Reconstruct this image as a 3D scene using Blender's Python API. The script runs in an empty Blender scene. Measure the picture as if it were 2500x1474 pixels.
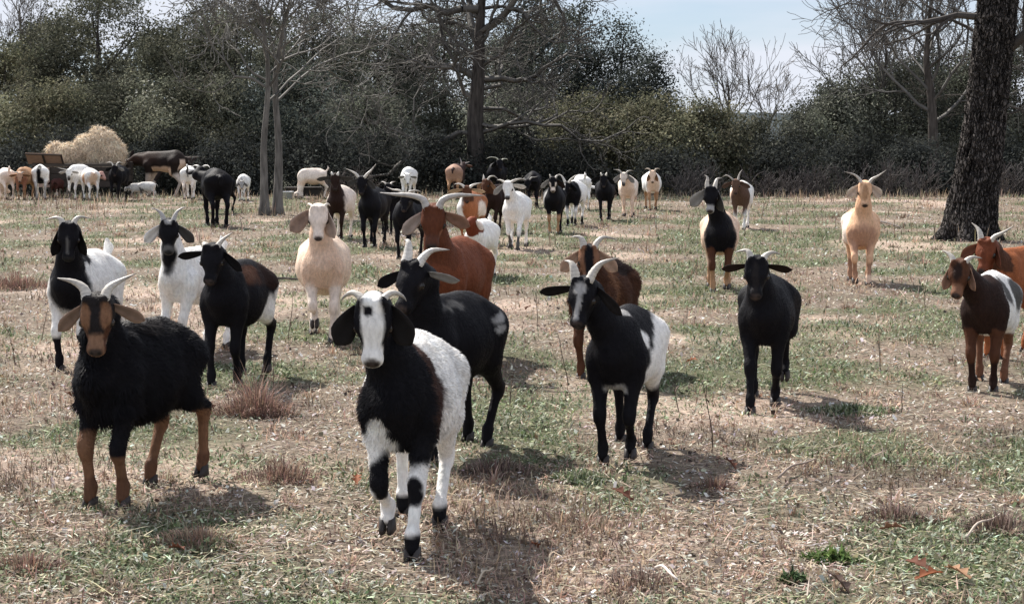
import bpy, math, random
import numpy as np
from mathutils import Vector, Matrix

S = bpy.context.scene
COL = S.collection
random.seed(7)
rng = np.random.default_rng(7)
R = math.radians

# ------------------------------------------------------------------ camera
F_PX, W_PX, H_PX, CAM_Z, HORIZON = 4200.0, 2500.0, 1474.0, 1.43, 330.0
PITCH = math.atan((H_PX / 2 - HORIZON) / F_PX)
cam_data = bpy.data.cameras.new("camera")
cam = bpy.data.objects.new("camera", cam_data)
COL.objects.link(cam)
cam.location = (0, 0, CAM_Z)
cam.rotation_euler = (math.pi / 2 - PITCH, 0, 0)
cam_data.sensor_fit = 'HORIZONTAL'
cam_data.sensor_width = 36.0
cam_data.lens = 36.0 * F_PX / W_PX
cam_data.clip_start = 0.1
cam_data.clip_end = 6000.0
S.camera = cam

# ------------------------------------------------------------------ sky and sun
SUN_EL, SUN_AZ = R(47), R(-38)          # azimuth from +Y towards +X
sd = Vector((math.sin(SUN_AZ) * math.cos(SUN_EL), math.cos(SUN_AZ) * math.cos(SUN_EL), math.sin(SUN_EL)))
sun_data = bpy.data.lights.new("sun", 'SUN')
sun_data.energy = 4.8
sun_data.angle = R(0.6)
sun_data.color = (1.0, 0.95, 0.88)
sun = bpy.data.objects.new("sun", sun_data)
COL.objects.link(sun)
sun.rotation_euler = sd.to_track_quat('Z', 'Y').to_euler()
sun.location = sd * 40

world = bpy.data.worlds.new("World")
S.world = world
world.use_nodes = True
nt = world.node_tree
nt.nodes.clear()
n_out = nt.nodes.new('ShaderNodeOutputWorld')
n_sky = nt.nodes.new('ShaderNodeTexSky')
n_sky.sky_type = 'NISHITA'
n_sky.sun_disc = False
n_sky.sun_elevation = SUN_EL
n_sky.sun_rotation = SUN_AZ
n_sky.dust_density = 0.3
n_sky.air_density = 1.0
n_sky.ozone_density = 3.0
n_b1 = nt.nodes.new('ShaderNodeBackground')
n_b1.inputs['Strength'].default_value = 0.055
n_b2 = nt.nodes.new('ShaderNodeBackground')            # thin high cloud veil
n_b2.inputs['Color'].default_value = (0.81, 0.845, 0.94, 1)
n_b2.inputs['Strength'].default_value = 0.57
n_mix = nt.nodes.new('ShaderNodeMixShader')
n_tc = nt.nodes.new('ShaderNodeTexCoord')
n_map = nt.nodes.new('ShaderNodeMapping')
n_map.inputs['Scale'].default_value = (1.6, 1.6, 11.0)
n_map.inputs['Rotation'].default_value = (0.0, R(4), 0.0)
n_map.inputs['Location'].default_value = (0.35, 0.2, 0.05)
n_no = nt.nodes.new('ShaderNodeTexNoise')
n_no.inputs['Scale'].default_value = 1.7
n_no.inputs['Detail'].default_value = 5.0
n_no.inputs['Roughness'].default_value = 0.5
n_cr = nt.nodes.new('ShaderNodeMapRange')
n_cr.inputs['From Min'].default_value = 0.36
n_cr.inputs['From Max'].default_value = 0.58
n_cr.inputs['To Min'].default_value = 0.45
n_cr.inputs['To Max'].default_value = 0.96
L = nt.links.new
L(n_tc.outputs['Generated'], n_map.inputs['Vector'])
L(n_map.outputs['Vector'], n_no.inputs['Vector'])
L(n_no.outputs['Fac'], n_cr.inputs['Value'])
L(n_cr.outputs['Result'], n_mix.inputs['Fac'])
n_tint = nt.nodes.new('ShaderNodeMix')
n_tint.data_type = 'RGBA'
n_tint.blend_type = 'MULTIPLY'
n_tint.inputs['Factor'].default_value = 1.0
n_tint.inputs['B'].default_value = (0.72, 0.88, 1.06, 1)
L(n_sky.outputs['Color'], n_tint.inputs['A'])
L(n_tint.outputs['Result'], n_b1.inputs['Color'])
L(n_b1.outputs['Background'], n_mix.inputs[1])
L(n_b2.outputs['Background'], n_mix.inputs[2])
L(n_mix.outputs['Shader'], n_out.inputs['Surface'])

S.view_settings.view_transform = 'Standard'
S.view_settings.look = 'None'
S.view_settings.gamma = 1.0
S.view_settings.exposure = 0.86
S.view_settings.use_curve_mapping = False
S.render.engine = 'CYCLES'
S.cycles.max_bounces = 6
S.cycles.transparent_max_bounces = 8

# ------------------------------------------------------------------ helpers
CP, SP = math.cos(PITCH), math.sin(PITCH)

def ray(px, py):
    cx, cy = (px - W_PX / 2) / F_PX, (H_PX / 2 - py) / F_PX
    return np.array([cx, CP + cy * SP, -SP + cy * CP])

def ground_at(px, py):
    d = ray(px, py)
    return d * (CAM_Z / -d[2]) + np.array([0, 0, CAM_Z])

def at_depth(px, py, y):
    d = ray(px, py)
    return d * (y / d[1]) + np.array([0, 0, CAM_Z])

def _hash(ix, iy, iz, seed):
    h = (ix.astype(np.int64) * 374761393 + iy.astype(np.int64) * 668265263 + iz.astype(np.int64) * 2147483647 * 3 + seed * 144665) & 0xffffffff
    h = ((h ^ (h >> 13)) * 1274126177) & 0xffffffff
    h = ((h ^ (h >> 16)) * 2246822519) & 0xffffffff
    h = h ^ (h >> 15)
    return (h & 0xffff) / 32767.5 - 1.0

def vnoise(P, seed=0):
    """smooth value noise in [-1, 1] at points P (N,3)"""
    P = np.asarray(P, dtype=np.float64)
    i = np.floor(P)
    f = P - i
    f = f * f * (3 - 2 * f)
    i = i.astype(np.int64)
    out = np.zeros(len(P))
    for dx in (0, 1):
        wx = f[:, 0] if dx else 1 - f[:, 0]
        for dy in (0, 1):
            wy = f[:, 1] if dy else 1 - f[:, 1]
            for dz in (0, 1):
                wz = f[:, 2] if dz else 1 - f[:, 2]
                out += wx * wy * wz * _hash(i[:, 0] + dx, i[:, 1] + dy, i[:, 2] + dz, seed)
    return out

def fbm(P, seed=0, octaves=3):
    a, t, s = 1.0, 0.0, 0.0
    for o in range(octaves):
        s = s + a * vnoise(P * (2.03 ** o), seed + o * 17)
        t += a
        a *= 0.5
    return s / t

def fbm2(x, y, scale, seed=0, octaves=3):
    return fbm(np.stack([x / scale, y / scale, np.full_like(x, 0.37)], 1), seed, octaves)

def sstep(a, b, x):
    t = np.clip((x - a) / (b - a), 0, 1)
    return t * t * (3 - 2 * t)

def mesh_np(name, V, faces, cols=None, smooth=True, mats=()):
    """faces: list of (N,k) int arrays"""
    me = bpy.data.meshes.new(name)
    V = np.ascontiguousarray(V, dtype=np.float32)
    me.vertices.add(len(V))
    me.vertices.foreach_set('co', V.ravel())
    idx = np.concatenate([np.asarray(f, dtype=np.int32).ravel() for f in faces])
    cnt = np.concatenate([np.full(len(f), np.asarray(f).shape[1], dtype=np.int32) for f in faces])
    me.loops.add(len(idx))
    me.loops.foreach_set('vertex_index', idx)
    me.polygons.add(len(cnt))
    start = np.zeros(len(cnt), dtype=np.int32)
    start[1:] = np.cumsum(cnt)[:-1]
    me.polygons.foreach_set('loop_start', start)
    me.polygons.foreach_set('use_smooth', np.full(len(cnt), smooth, dtype=bool))
    me.update(calc_edges=True)
    if cols is not None:
        ca = me.color_attributes.new('col', 'FLOAT_COLOR', 'POINT')
        rgba = np.ones((len(V), 4), dtype=np.float32)
        rgba[:, :3] = cols
        ca.data.foreach_set('color', rgba.ravel())
    for m in mats:
        me.materials.append(m)
    return me

def obj(name, me, parent=None, loc=None, kind=None):
    o = bpy.data.objects.new(name, me)
    COL.objects.link(o)
    if parent is not None:
        o.parent = parent
    if loc is not None:
        o.location = loc
    if kind:
        o['kind'] = kind
    return o

def tag(o, label, cat, group=None, kind=None):
    o['label'] = label
    o['category'] = cat
    if group:
        o['group'] = group
    if kind:
        o['kind'] = kind
    return o

def thing(name, label, cat, loc=(0, 0, 0), rotz=0.0, group=None):
    o = bpy.data.objects.new(name, None)
    COL.objects.link(o)
    o.empty_display_size = 0.2
    o.location = loc
    o.rotation_euler = (0, 0, rotz)
    return tag(o, label, cat, group)

def material(name):
    m = bpy.data.materials.new(name)
    m.use_nodes = True
    t = m.node_tree
    t.nodes.clear()
    out = t.nodes.new('ShaderNodeOutputMaterial')
    p = t.nodes.new('ShaderNodeBsdfPrincipled')
    t.links.new(p.outputs['BSDF'], out.inputs['Surface'])
    return m, t, p, out

def col_material(name, rough=0.8, spec=0.3, noise_scale=60.0, noise_amt=0.3, stretch=(1, 1, 1), bump=0.0, bump_dist=0.004, transl=0.0, sheen=0.0):
    """colour comes from the mesh's own colour attribute, broken up by procedural noise"""
    m, t, p, out = material(name)
    at = t.nodes.new('ShaderNodeAttribute')
    at.attribute_name = 'col'
    tc = t.nodes.new('ShaderNodeTexCoord')
    mp = t.nodes.new('ShaderNodeMapping')
    mp.inputs['Scale'].default_value = stretch
    no = t.nodes.new('ShaderNodeTexNoise')
    no.inputs['Scale'].default_value = noise_scale
    no.inputs['Detail'].default_value = 4
    mr = t.nodes.new('ShaderNodeMapRange')
    mr.inputs['From Min'].default_value = 0.25
    mr.inputs['From Max'].default_value = 0.75
    mr.inputs['To Min'].default_value = 1 - noise_amt
    mr.inputs['To Max'].default_value = 1 + noise_amt
    mu = t.nodes.new('ShaderNodeVectorMath')
    mu.operation = 'SCALE'
    k = t.links.new
    k(tc.outputs['Object'], mp.inputs['Vector'])
    k(mp.outputs['Vector'], no.inputs['Vector'])
    k(no.outputs['Fac'], mr.inputs['Value'])
    k(at.outputs['Color'], mu.inputs[0])
    k(mr.outputs['Result'], mu.inputs['Scale'])
    k(mu.outputs['Vector'], p.inputs['Base Color'])
    p.inputs['Roughness'].default_value = rough
    p.inputs['Specular IOR Level'].default_value = spec
    if sheen:
        p.inputs['Sheen Weight'].default_value = sheen
        p.inputs['Sheen Roughness'].default_value = 0.5
    if bump:
        bu = t.nodes.new('ShaderNodeBump')
        bu.inputs['Strength'].default_value = bump
        bu.inputs['Distance'].default_value = bump_dist
        k(no.outputs['Fac'], bu.inputs['Height'])
        k(bu.outputs['Normal'], p.inputs['Normal'])
    if transl:
        tr = t.nodes.new('ShaderNodeBsdfTranslucent')
        mx = t.nodes.new('ShaderNodeMixShader')
        mx.inputs['Fac'].default_value = transl
        k(mu.outputs['Vector'], tr.inputs['Color'])
        k(p.outputs['BSDF'], mx.inputs[1])
        k(tr.outputs['BSDF'], mx.inputs[2])
        k(mx.outputs['Shader'], out.inputs['Surface'])
    return m

M_COAT = col_material('goat_coat', 0.62, 0.085, 60, 0.22, (1.0, 1.0, 0.45), 0.7, 0.008)
M_FUR = col_material('goat_fur', 0.55, 0.09, 30, 0.25, transl=0.15)
M_EAR = col_material('goat_ear', 0.75, 0.2, 40, 0.18, bump=0.2, transl=0.15)
M_HORN = col_material('goat_horn', 0.45, 0.4, 60, 0.2, (1, 1, 3), 0.4, 0.003)
M_HOOF = col_material('goat_hoof', 0.55, 0.35, 40, 0.3)
M_GRASS = col_material('dry_grass', 0.75, 0.2, 8, 0.15, transl=0.3)
M_LEAF = col_material('tree_leaves', 0.9, 0.08, 0.9, 0.35, transl=0.30)
M_TWIG = col_material('twig_bark', 0.85, 0.15, 3.0, 0.25)
M_BARK = col_material('tree_bark', 0.9, 0.12, 20.0, 0.6, (1, 1, 0.16), 1.0, 0.03)
M_PLATES = col_material('furrowed_bark', 0.92, 0.1, 24.0, 0.5, (1, 1, 0.3), 1.0, 0.02)
_t = M_PLATES.node_tree
_v = _t.nodes.new('ShaderNodeTexVoronoi'); _v.feature = 'DISTANCE_TO_EDGE'; _v.inputs['Scale'].default_value = 28.0
_mp = _t.nodes.new('ShaderNodeMapping'); _mp.inputs['Scale'].default_value = (1, 1, 0.30)
_nz = _t.nodes.new('ShaderNodeTexNoise'); _nz.inputs['Scale'].default_value = 9.0
_ad = _t.nodes.new('ShaderNodeMixRGB'); _ad.blend_type = 'ADD'; _ad.inputs['Fac'].default_value = 0.10
_tc = [q for q in _t.nodes if q.type == 'TEX_COORD'][0]
_r = _t.nodes.new('ShaderNodeMapRange'); _r.inputs['From Max'].default_value = 0.22; _r.inputs['To Min'].default_value = 0.25; _r.inputs['To Max'].default_value = 1.2
_s = _t.nodes.new('ShaderNodeVectorMath'); _s.operation = 'SCALE'
_p = [q for q in _t.nodes if q.type == 'BSDF_PRINCIPLED'][0]
_old = _p.inputs['Base Color'].links[0].from_socket
_t.links.new(_tc.outputs['Object'], _ad.inputs['Color1']); _t.links.new(_tc.outputs['Object'], _nz.inputs['Vector']); _t.links.new(_nz.outputs['Color'], _ad.inputs['Color2'])
_t.links.new(_ad.outputs['Color'], _mp.inputs['Vector']); _t.links.new(_mp.outputs['Vector'], _v.inputs['Vector'])
_t.links.new(_v.outputs['Distance'], _r.inputs['Value']); _t.links.new(_old, _s.inputs[0]); _t.links.new(_r.outputs['Result'], _s.inputs['Scale'])
_t.links.new(_s.outputs['Vector'], _p.inputs['Base Color'])
_b2 = _t.nodes.new('ShaderNodeBump'); _b2.inputs['Strength'].default_value = 1.0; _b2.inputs['Distance'].default_value = 0.05
_t.links.new(_r.outputs['Result'], _b2.inputs['Height']); _t.links.new(_p.inputs['Normal'].links[0].from_socket, _b2.inputs['Normal']); _t.links.new(_b2.outputs['Normal'], _p.inputs['Normal'])
M_WOOD = col_material('weathered_wood', 0.8, 0.2, 9, 0.3, (1, 8, 8), 0.3, 0.004)
M_METAL = col_material('dull_metal', 0.5, 0.4, 12, 0.2)
M_HAY = col_material('hay', 0.8, 0.15, 18, 0.35, bump=0.6, bump_dist=0.04, transl=0.15)
m, t, p, out = material('goat_eye')
p.inputs['Base Color'].default_value = (0.012, 0.008, 0.006, 1)
p.inputs['Roughness'].default_value = 0.12
M_EYE = m

# ------------------------------------------------------------------ ground
def gz(x, y):
    """height of the pasture: nearly level, then falling away beyond the crest"""
    x = np.atleast_1d(np.asarray(x, dtype=float))
    y = np.atleast_1d(np.asarray(y, dtype=float))
    z = 0.02 * fbm2(x, y, 3.1, 5, 2) + 0.012 * fbm2(x, y, 0.7, 9, 2)
    z = z * np.clip((60 - np.abs(y)) / 20, 0, 1)
    z = z - 0.05 * np.clip(y - 39, 0, 12) ** 1.4 * 0.35
    return z

def green_mask(x, y):
    g = 1.15 * fbm2(x * 0.75, y * 0.55, 0.62, 21, 4) + 0.4 * fbm2(x * 0.7, y * 0.5, 2.6, 27, 2) - 0.12 * (1 - sstep(5.4, 6.4, y))
    g = g + 0.10 * sstep(0.0, 2.0, x) * (y < 14) + 0.12 * np.exp(-((y - 20) / 4.0) ** 2) * (x > 1)
    return 0.95 * sstep(-0.10, 0.28, g)

def soil_mask(x, y):
    s = fbm2(x * 0.65, y * 0.55, 0.8, 43, 4) + 0.35 * fbm2(x * 0.6, y, 3.0, 47, 2)
    return 0.85 * sstep(0.16, 0.50, s)

def axis(lo, hi, step, far, grow=1.22):
    core = np.arange(lo, hi + step * 0.5, step)
    a, st = [], step
    v = hi
    while v < far:
        st *= grow
        v += st
        a.append(v)
    b, st = [], step
    v = lo
    while v > -far:
        st *= grow
        v -= st
        b.append(v)
    return np.array(b[::-1] + list(core) + a)

gx = axis(-12.8, 12.8, 0.13, 3500)
gy = axis(3.0, 45.5, 0.15, 3500)
GX, GY = np.meshgrid(gx, gy, indexing='ij')
fx, fy = GX.ravel(), GY.ravel()
fz = gz(fx, fy)
near = (np.abs(fx) < 13.2) & (fy > 2.8) & (fy < 46.2)
bump = np.zeros_like(fx)
bump[near] = 0.026 * np.clip(fbm2(fx[near], fy[near], 0.34, 61, 2), -0.3, 1)
V = np.stack([fx, fy, fz + bump], 1)
nx_, ny_ = len(gx), len(gy)
ii, jj = np.meshgrid(np.arange(nx_ - 1), np.arange(ny_ - 1), indexing='ij')
a0 = (ii * ny_ + jj).ravel()
Fq = np.stack([a0, a0 + ny_, a0 + ny_ + 1, a0 + 1], 1)
gm = green_mask(fx, fy)[:, None]
sm = soil_mask(fx, fy)[:, None]
C_LITTER = np.array([0.180, 0.145, 0.112])
C_GREEN = np.array([0.095, 0.098, 0.055])
C_SOIL = np.array([0.42, 0.325, 0.262])
gc = C_LITTER * (1 + 0.25 * fbm2(fx, fy, 0.5, 71, 2)[:, None])
gc = gc * (1 - gm) + C_GREEN * gm
gc = gc * (1 - sm) + C_SOIL * sm
far_mix = sstep(44, 60, fy)[:, None]
gc = gc * (1 - far_mix) + np.array([0.05, 0.05, 0.035]) * far_mix

m, t, p, out = material('pasture_soil')
k = t.links.new
at = t.nodes.new('ShaderNodeAttribute'); at.attribute_name = 'col'
tc = t.nodes.new('ShaderNodeTexCoord')
n1 = t.nodes.new('ShaderNodeTexNoise'); n1.inputs['Scale'].default_value = 26; n1.inputs['Detail'].default_value = 6; n1.inputs['Roughness'].default_value = 0.7
n2 = t.nodes.new('ShaderNodeTexVoronoi'); n2.inputs['Scale'].default_value = 38
r1 = t.nodes.new('ShaderNodeMapRange'); r1.inputs['From Min'].default_value = 0.32; r1.inputs['From Max'].default_value = 0.68; r1.inputs['To Min'].default_value = 0.45; r1.inputs['To Max'].default_value = 1.5
mu = t.nodes.new('ShaderNodeVectorMath'); mu.operation = 'SCALE'
hs = t.nodes.new('ShaderNodeMix'); hs.data_type = 'RGBA'; hs.blend_type = 'OVERLAY'; hs.inputs['Factor'].default_value = 0.22
bu = t.nodes.new('ShaderNodeBump'); bu.inputs['Strength'].default_value = 0.9; bu.inputs['Distance'].default_value = 0.02
k(tc.outputs['Object'], n1.inputs['Vector']); k(tc.outputs['Object'], n2.inputs['Vector'])
k(n1.outputs['Fac'], r1.inputs['Value'])
k(at.outputs['Color'], mu.inputs[0]); k(r1.outputs['Result'], mu.inputs['Scale'])
k(mu.outputs['Vector'], hs.inputs['A']); k(n2.outputs['Distance'], hs.inputs['B'])
k(hs.outputs['Result'], p.inputs['Base Color'])
k(n1.outputs['Fac'], bu.inputs['Height']); k(bu.outputs['Normal'], p.inputs['Normal'])
p.inputs['Roughness'].default_value = 0.95
p.inputs['Specular IOR Level'].default_value = 0.1
M_SOIL = m
obj('ground', mesh_np('ground', V, [Fq], gc, True, [M_SOIL]), kind='structure')

# ------------------------------------------------------------------ grass and litter
def blade_mesh(P, az, lean, length, width, col, tip, curl=0.5):
    """two-segment tapering blades: arrays in, (V, faces, colours) out"""
    N = len(P)
    d = np.stack([np.cos(az), np.sin(az), np.zeros(N)], 1)
    side = np.stack([-np.sin(az), np.cos(az), np.zeros(N)], 1) * (width * 0.5)[:, None]
    up = np.array([0, 0, 1.0])
    l1 = lean * (1 - curl)
    l2 = np.minimum(lean * (1 + curl), 1.75)
    p1 = P + (d * np.sin(l1)[:, None] + up * np.cos(l1)[:, None]) * (length * 0.5)[:, None]
    p2 = p1 + (d * np.sin(l2)[:, None] + up * np.cos(l2)[:, None]) * (length * 0.5)[:, None]
    p2[:, 2] = np.maximum(p2[:, 2], P[:, 2] + 0.002)
    V = np.stack([P - side, P + side, p1 - side * 0.8, p1 + side * 0.8, p2], 1).reshape(-1, 3)
    b = np.arange(N) * 5
    q = np.stack([b, b + 1, b + 3, b + 2], 1)
    tr = np.stack([b + 2, b + 3, b + 4], 1)
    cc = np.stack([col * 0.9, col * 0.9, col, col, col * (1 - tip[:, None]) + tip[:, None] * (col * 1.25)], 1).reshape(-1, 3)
    return V, q, tr, cc

def scatter(n, dmin=4.7, dmax=44.0, power=1.35):
    u = rng.random(n)
    e = 1 - power
    d = (dmin ** e + u * (dmax ** e - dmin ** e)) ** (1 / e)
    x = (rng.random(n) * 2 - 1) * (0.315 * d + 0.35)
    return x, d

def palette(n, cols, jitter=0.2):
    cols = np.array(cols)
    c = cols[rng.integers(0, len(cols), n)]
    return np.clip(c * (1 + jitter * rng.standard_normal((n, 1))) * (1 + 0.06 * rng.standard_normal((n, 3))), 0.01, 0.85)

def join_blades(name, chunks, mat):
    vs, qs, ts, cs, o = [], [], [], [], 0
    for V, q, tr, c in chunks:
        vs.append(V); qs.append(q + o); ts.append(tr + o); cs.append(c)
        o += len(V)
    return mesh_np(name, np.concatenate(vs), [np.concatenate(qs), np.concatenate(ts)], np.concatenate(cs), False, [mat])

STRAW = [(0.54, 0.45, 0.345), (0.48, 0.385, 0.29), (0.60, 0.53, 0.45), (0.33, 0.24, 0.18), (0.64, 0.60, 0.55), (0.36, 0.26, 0.20), (0.20, 0.14, 0.115), (0.47, 0.345, 0.27), (0.13, 0.09, 0.075), (0.55, 0.55, 0.46)]
DRY = [(0.46, 0.34, 0.25), (0.35, 0.25, 0.185), (0.54, 0.42, 0.325), (0.25, 0.17, 0.13)]
GREEN = [(0.150, 0.195, 0.092), (0.115, 0.152, 0.075), (0.195, 0.23, 0.125), (0.29, 0.31, 0.22), (0.080, 0.108, 0.055), (0.38, 0.385, 0.30)]
FLAKE = [(0.07, 0.05, 0.045), (0.10, 0.075, 0.06), (0.70, 0.68, 0.65), (0.62, 0.57, 0.51), (0.30, 0.19, 0.13), (0.50, 0.38, 0.28), (0.14, 0.09, 0.07), (0.55, 0.52, 0.48), (0.25, 0.22, 0.16), (0.66, 0.64, 0.60)]

def lod(d):
    return np.maximum(1.0, (d / 7.0)) ** 0.55

# straw lying on the ground
def dark_mask(x, y):
    return sstep(0.16, 0.42, fbm2(x * 0.7, y * 0.55, 0.55, 91, 3))

def tint(c, g):
    """in the green zones even the dead stuff is greyer and greener"""
    return c * (1 - g[:, None] * np.array([0.22, 0.08, 0.25]))

n = 105000
x, d = scatter(n)
g = green_mask(x, d)
keep = rng.random(n) > np.maximum(0.5 * soil_mask(x, d), 0.55 * g)
x, d, g = x[keep], d[keep], g[keep]; n = len(x)
z = gz(x, d) + rng.random(n) * 0.018
s = lod(d)
dk = 1 - 0.55 * dark_mask(x, d)[:, None]
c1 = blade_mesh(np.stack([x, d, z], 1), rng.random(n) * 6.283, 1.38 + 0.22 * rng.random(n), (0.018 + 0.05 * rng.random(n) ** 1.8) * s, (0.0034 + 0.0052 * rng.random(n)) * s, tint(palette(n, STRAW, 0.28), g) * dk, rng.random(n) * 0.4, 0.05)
obj('fallen_straw', join_blades('fallen_straw', [c1], M_GRASS), kind='stuff')
# short dry stubble
n = 90000
x, d = scatter(n)
dens = sstep(-0.20, 0.20, fbm2(x, d, 0.8, 83, 3)) * (1 - 0.85 * green_mask(x, d)) * (1 - 0.6 * soil_mask(x, d))
keep = rng.random(n) < 0.12 + dens
x, d = x[keep], d[keep]; n = len(x)
s = lod(d)
dkm = dark_mask(x, d)
hgt = (0.016 + 0.042 * rng.random(n) ** 2 + 0.035 * sstep(0.1, 0.5, fbm2(x, d, 1.3, 87, 2)) + 0.02 * dkm) * s
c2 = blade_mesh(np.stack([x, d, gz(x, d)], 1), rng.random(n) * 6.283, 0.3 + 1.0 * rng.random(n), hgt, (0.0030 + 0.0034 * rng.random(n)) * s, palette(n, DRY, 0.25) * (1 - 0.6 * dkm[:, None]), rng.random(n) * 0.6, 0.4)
obj('dry_grass', join_blades('dry_grass', [c2], M_GRASS), kind='stuff')
# green winter growth
n = 170000
x, d = scatter(n)
keep = rng.random(n) < green_mask(x, d) * (1 - 0.7 * soil_mask(x, d)) + 0.02
x, d = x[keep], d[keep]; n = len(x)
s = lod(d)
lush = sstep(-0.2, 0.4, fbm2(x, d, 0.5, 95, 2))
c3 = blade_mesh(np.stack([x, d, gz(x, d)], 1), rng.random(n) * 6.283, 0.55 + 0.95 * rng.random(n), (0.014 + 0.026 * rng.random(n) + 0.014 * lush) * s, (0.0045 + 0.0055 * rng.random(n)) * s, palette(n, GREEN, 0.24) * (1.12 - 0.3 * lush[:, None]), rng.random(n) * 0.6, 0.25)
obj('green_grass', join_blades('green_grass', [c3], M_GRASS), kind='stuff')
# low tussocks, each with a dark crowded foot
nc_ = 620
cx_, cd_ = scatter(nc_)
keep = rng.random(nc_) > 0.6 * green_mask(cx_, cd_)
cx_, cd_ = cx_[keep], cd_[keep]; nc_ = len(cx_)
per_ = 46
k_ = np.repeat(np.arange(nc_), per_)
n = len(k_)
rad_ = (0.035 + 0.07 * rng.random(nc_) ** 1.5)[k_] * lod(cd_)[k_]
r_ = rad_ * np.sqrt(rng.random(n)); az_ = rng.random(n) * 6.283
x = cx_[k_] + r_ * np.cos(az_); d = cd_[k_] + r_ * np.sin(az_)
rel = r_ / rad_
tone = (0.55 + 0.75 * rng.random(nc_))[k_][:, None]
hgt = (0.03 + 0.05 * rng.random(nc_))[k_] * (1.15 - 0.6 * rel) * (0.5 + 0.8 * rng.random(n)) * lod(cd_)[k_]
c4 = blade_mesh(np.stack([x, d, gz(x, d)], 1), az_ + 0.7 * rng.standard_normal(n), 0.15 + 1.0 * rel + 0.25 * rng.random(n), hgt, (0.0032 + 0.003 * rng.random(n)) * lod(d), palette(n, DRY, 0.2) * tone, rng.random(n) * 0.5, 0.4)
obj('dry_tussocks', join_blades('dry_tussocks', [c4], M_GRASS), kind='stuff')
# long loose stems lying about, pale and dark
n = 3200
x, d = scatter(n)
s = lod(d)
c5 = blade_mesh(np.stack([x, d, gz(x, d) + 0.018 + 0.012 * rng.random(n)], 1), rng.random(n) * 6.283, 1.45 + 0.15 * rng.random(n), (0.08 + 0.16 * rng.random(n) ** 2) * s, (0.003 + 0.0022 * rng.random(n)) * s, palette(n, [(0.60, 0.52, 0.40), (0.50, 0.42, 0.32), (0.12, 0.09, 0.075), (0.09, 0.07, 0.06), (0.36, 0.28, 0.21)], 0.15), rng.random(n) * 0.3, 0.03)
obj('loose_stems', join_blades('loose_stems', [c5], M_GRASS), kind='stuff')
# crumbs of leaf litter
n = 60000
x, d = scatter(n)
s = lod(d)
P = np.stack([x, d, gz(x, d) + 0.006 + 0.016 * rng.random(n)], 1)
a = rng.random(n) * 6.283
sz = (0.004 + 0.010 * rng.random(n) ** 2.6) * s
tilt = 0.5 * rng.standard_normal((n, 2))
u1 = np.stack([np.cos(a), np.sin(a), tilt[:, 0]], 1) * sz[:, None]
u2 = np.stack([-np.sin(a), np.cos(a), tilt[:, 1]], 1) * (sz * (0.4 + 0.5 * rng.random(n)))[:, None]
Vf = np.stack([P - u1, P - 0.3 * u1 + u2, P + u1 * 1.1 + 0.2 * u2, P + 0.2 * u1 - u2], 1).reshape(-1, 3)
b = np.arange(n) * 4
g = green_mask(x, d)
cl = palette(n, FLAKE, 0.2)
gl = palette(n, [(0.20, 0.24, 0.12), (0.30, 0.33, 0.21), (0.13, 0.17, 0.08), (0.40, 0.42, 0.32)], 0.2)
pick = (rng.random(n) < 0.65 * g)[:, None]
cf = np.repeat(np.where(pick, gl, tint(cl, g)), 4, axis=0)
obj('leaf_litter', mesh_np('leaf_litter', Vf, [np.stack([b, b + 1, b + 2, b + 3], 1)], cf, False, [M_GRASS]), kind='stuff')
# ------------------------------------------------------------------ far wooded ridge
hx = np.concatenate([np.linspace(-1500, -60, 40), np.linspace(-50, 330, 150), np.linspace(340, 1500, 40)])
hy = np.array([560, 600, 640, 680, 700, 720, 800, 1000, 1400.0])
hh = np.array([-2, 1, 5, 9, 10.6, 10.8, 9, 5, -3.0])
HX, HY = np.meshgrid(hx, hy, indexing='ij')
HZ_ = np.repeat(hh[None], len(hx), 0)
HZ_ = HZ_ + (0.5 * fbm2(HX.ravel(), HY.ravel(), 9.0, 311, 3) + 1.2 * fbm2(HX.ravel(), HY.ravel(), 160.0, 312, 2)).reshape(HX.shape) * (HZ_ > 2)
i, j = np.meshgrid(np.arange(len(hx) - 1), np.arange(len(hy) - 1), indexing='ij')
a = (i * len(hy) + j).ravel()
hc = np.array([0.035, 0.045, 0.050]) * (1 + 0.3 * fbm2(HX.ravel(), HY.ravel(), 14.0, 313, 3))[:, None]  # bluish cast puts distance haze into the ridge colour
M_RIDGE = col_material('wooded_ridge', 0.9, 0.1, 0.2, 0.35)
obj('hill', mesh_np('hill', np.stack([HX.ravel(), HY.ravel(), HZ_.ravel()], 1), [np.stack([a, a + len(hy), a + len(hy) + 1, a + 1], 1)], hc, True, [M_RIDGE]), kind='structure')

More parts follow.
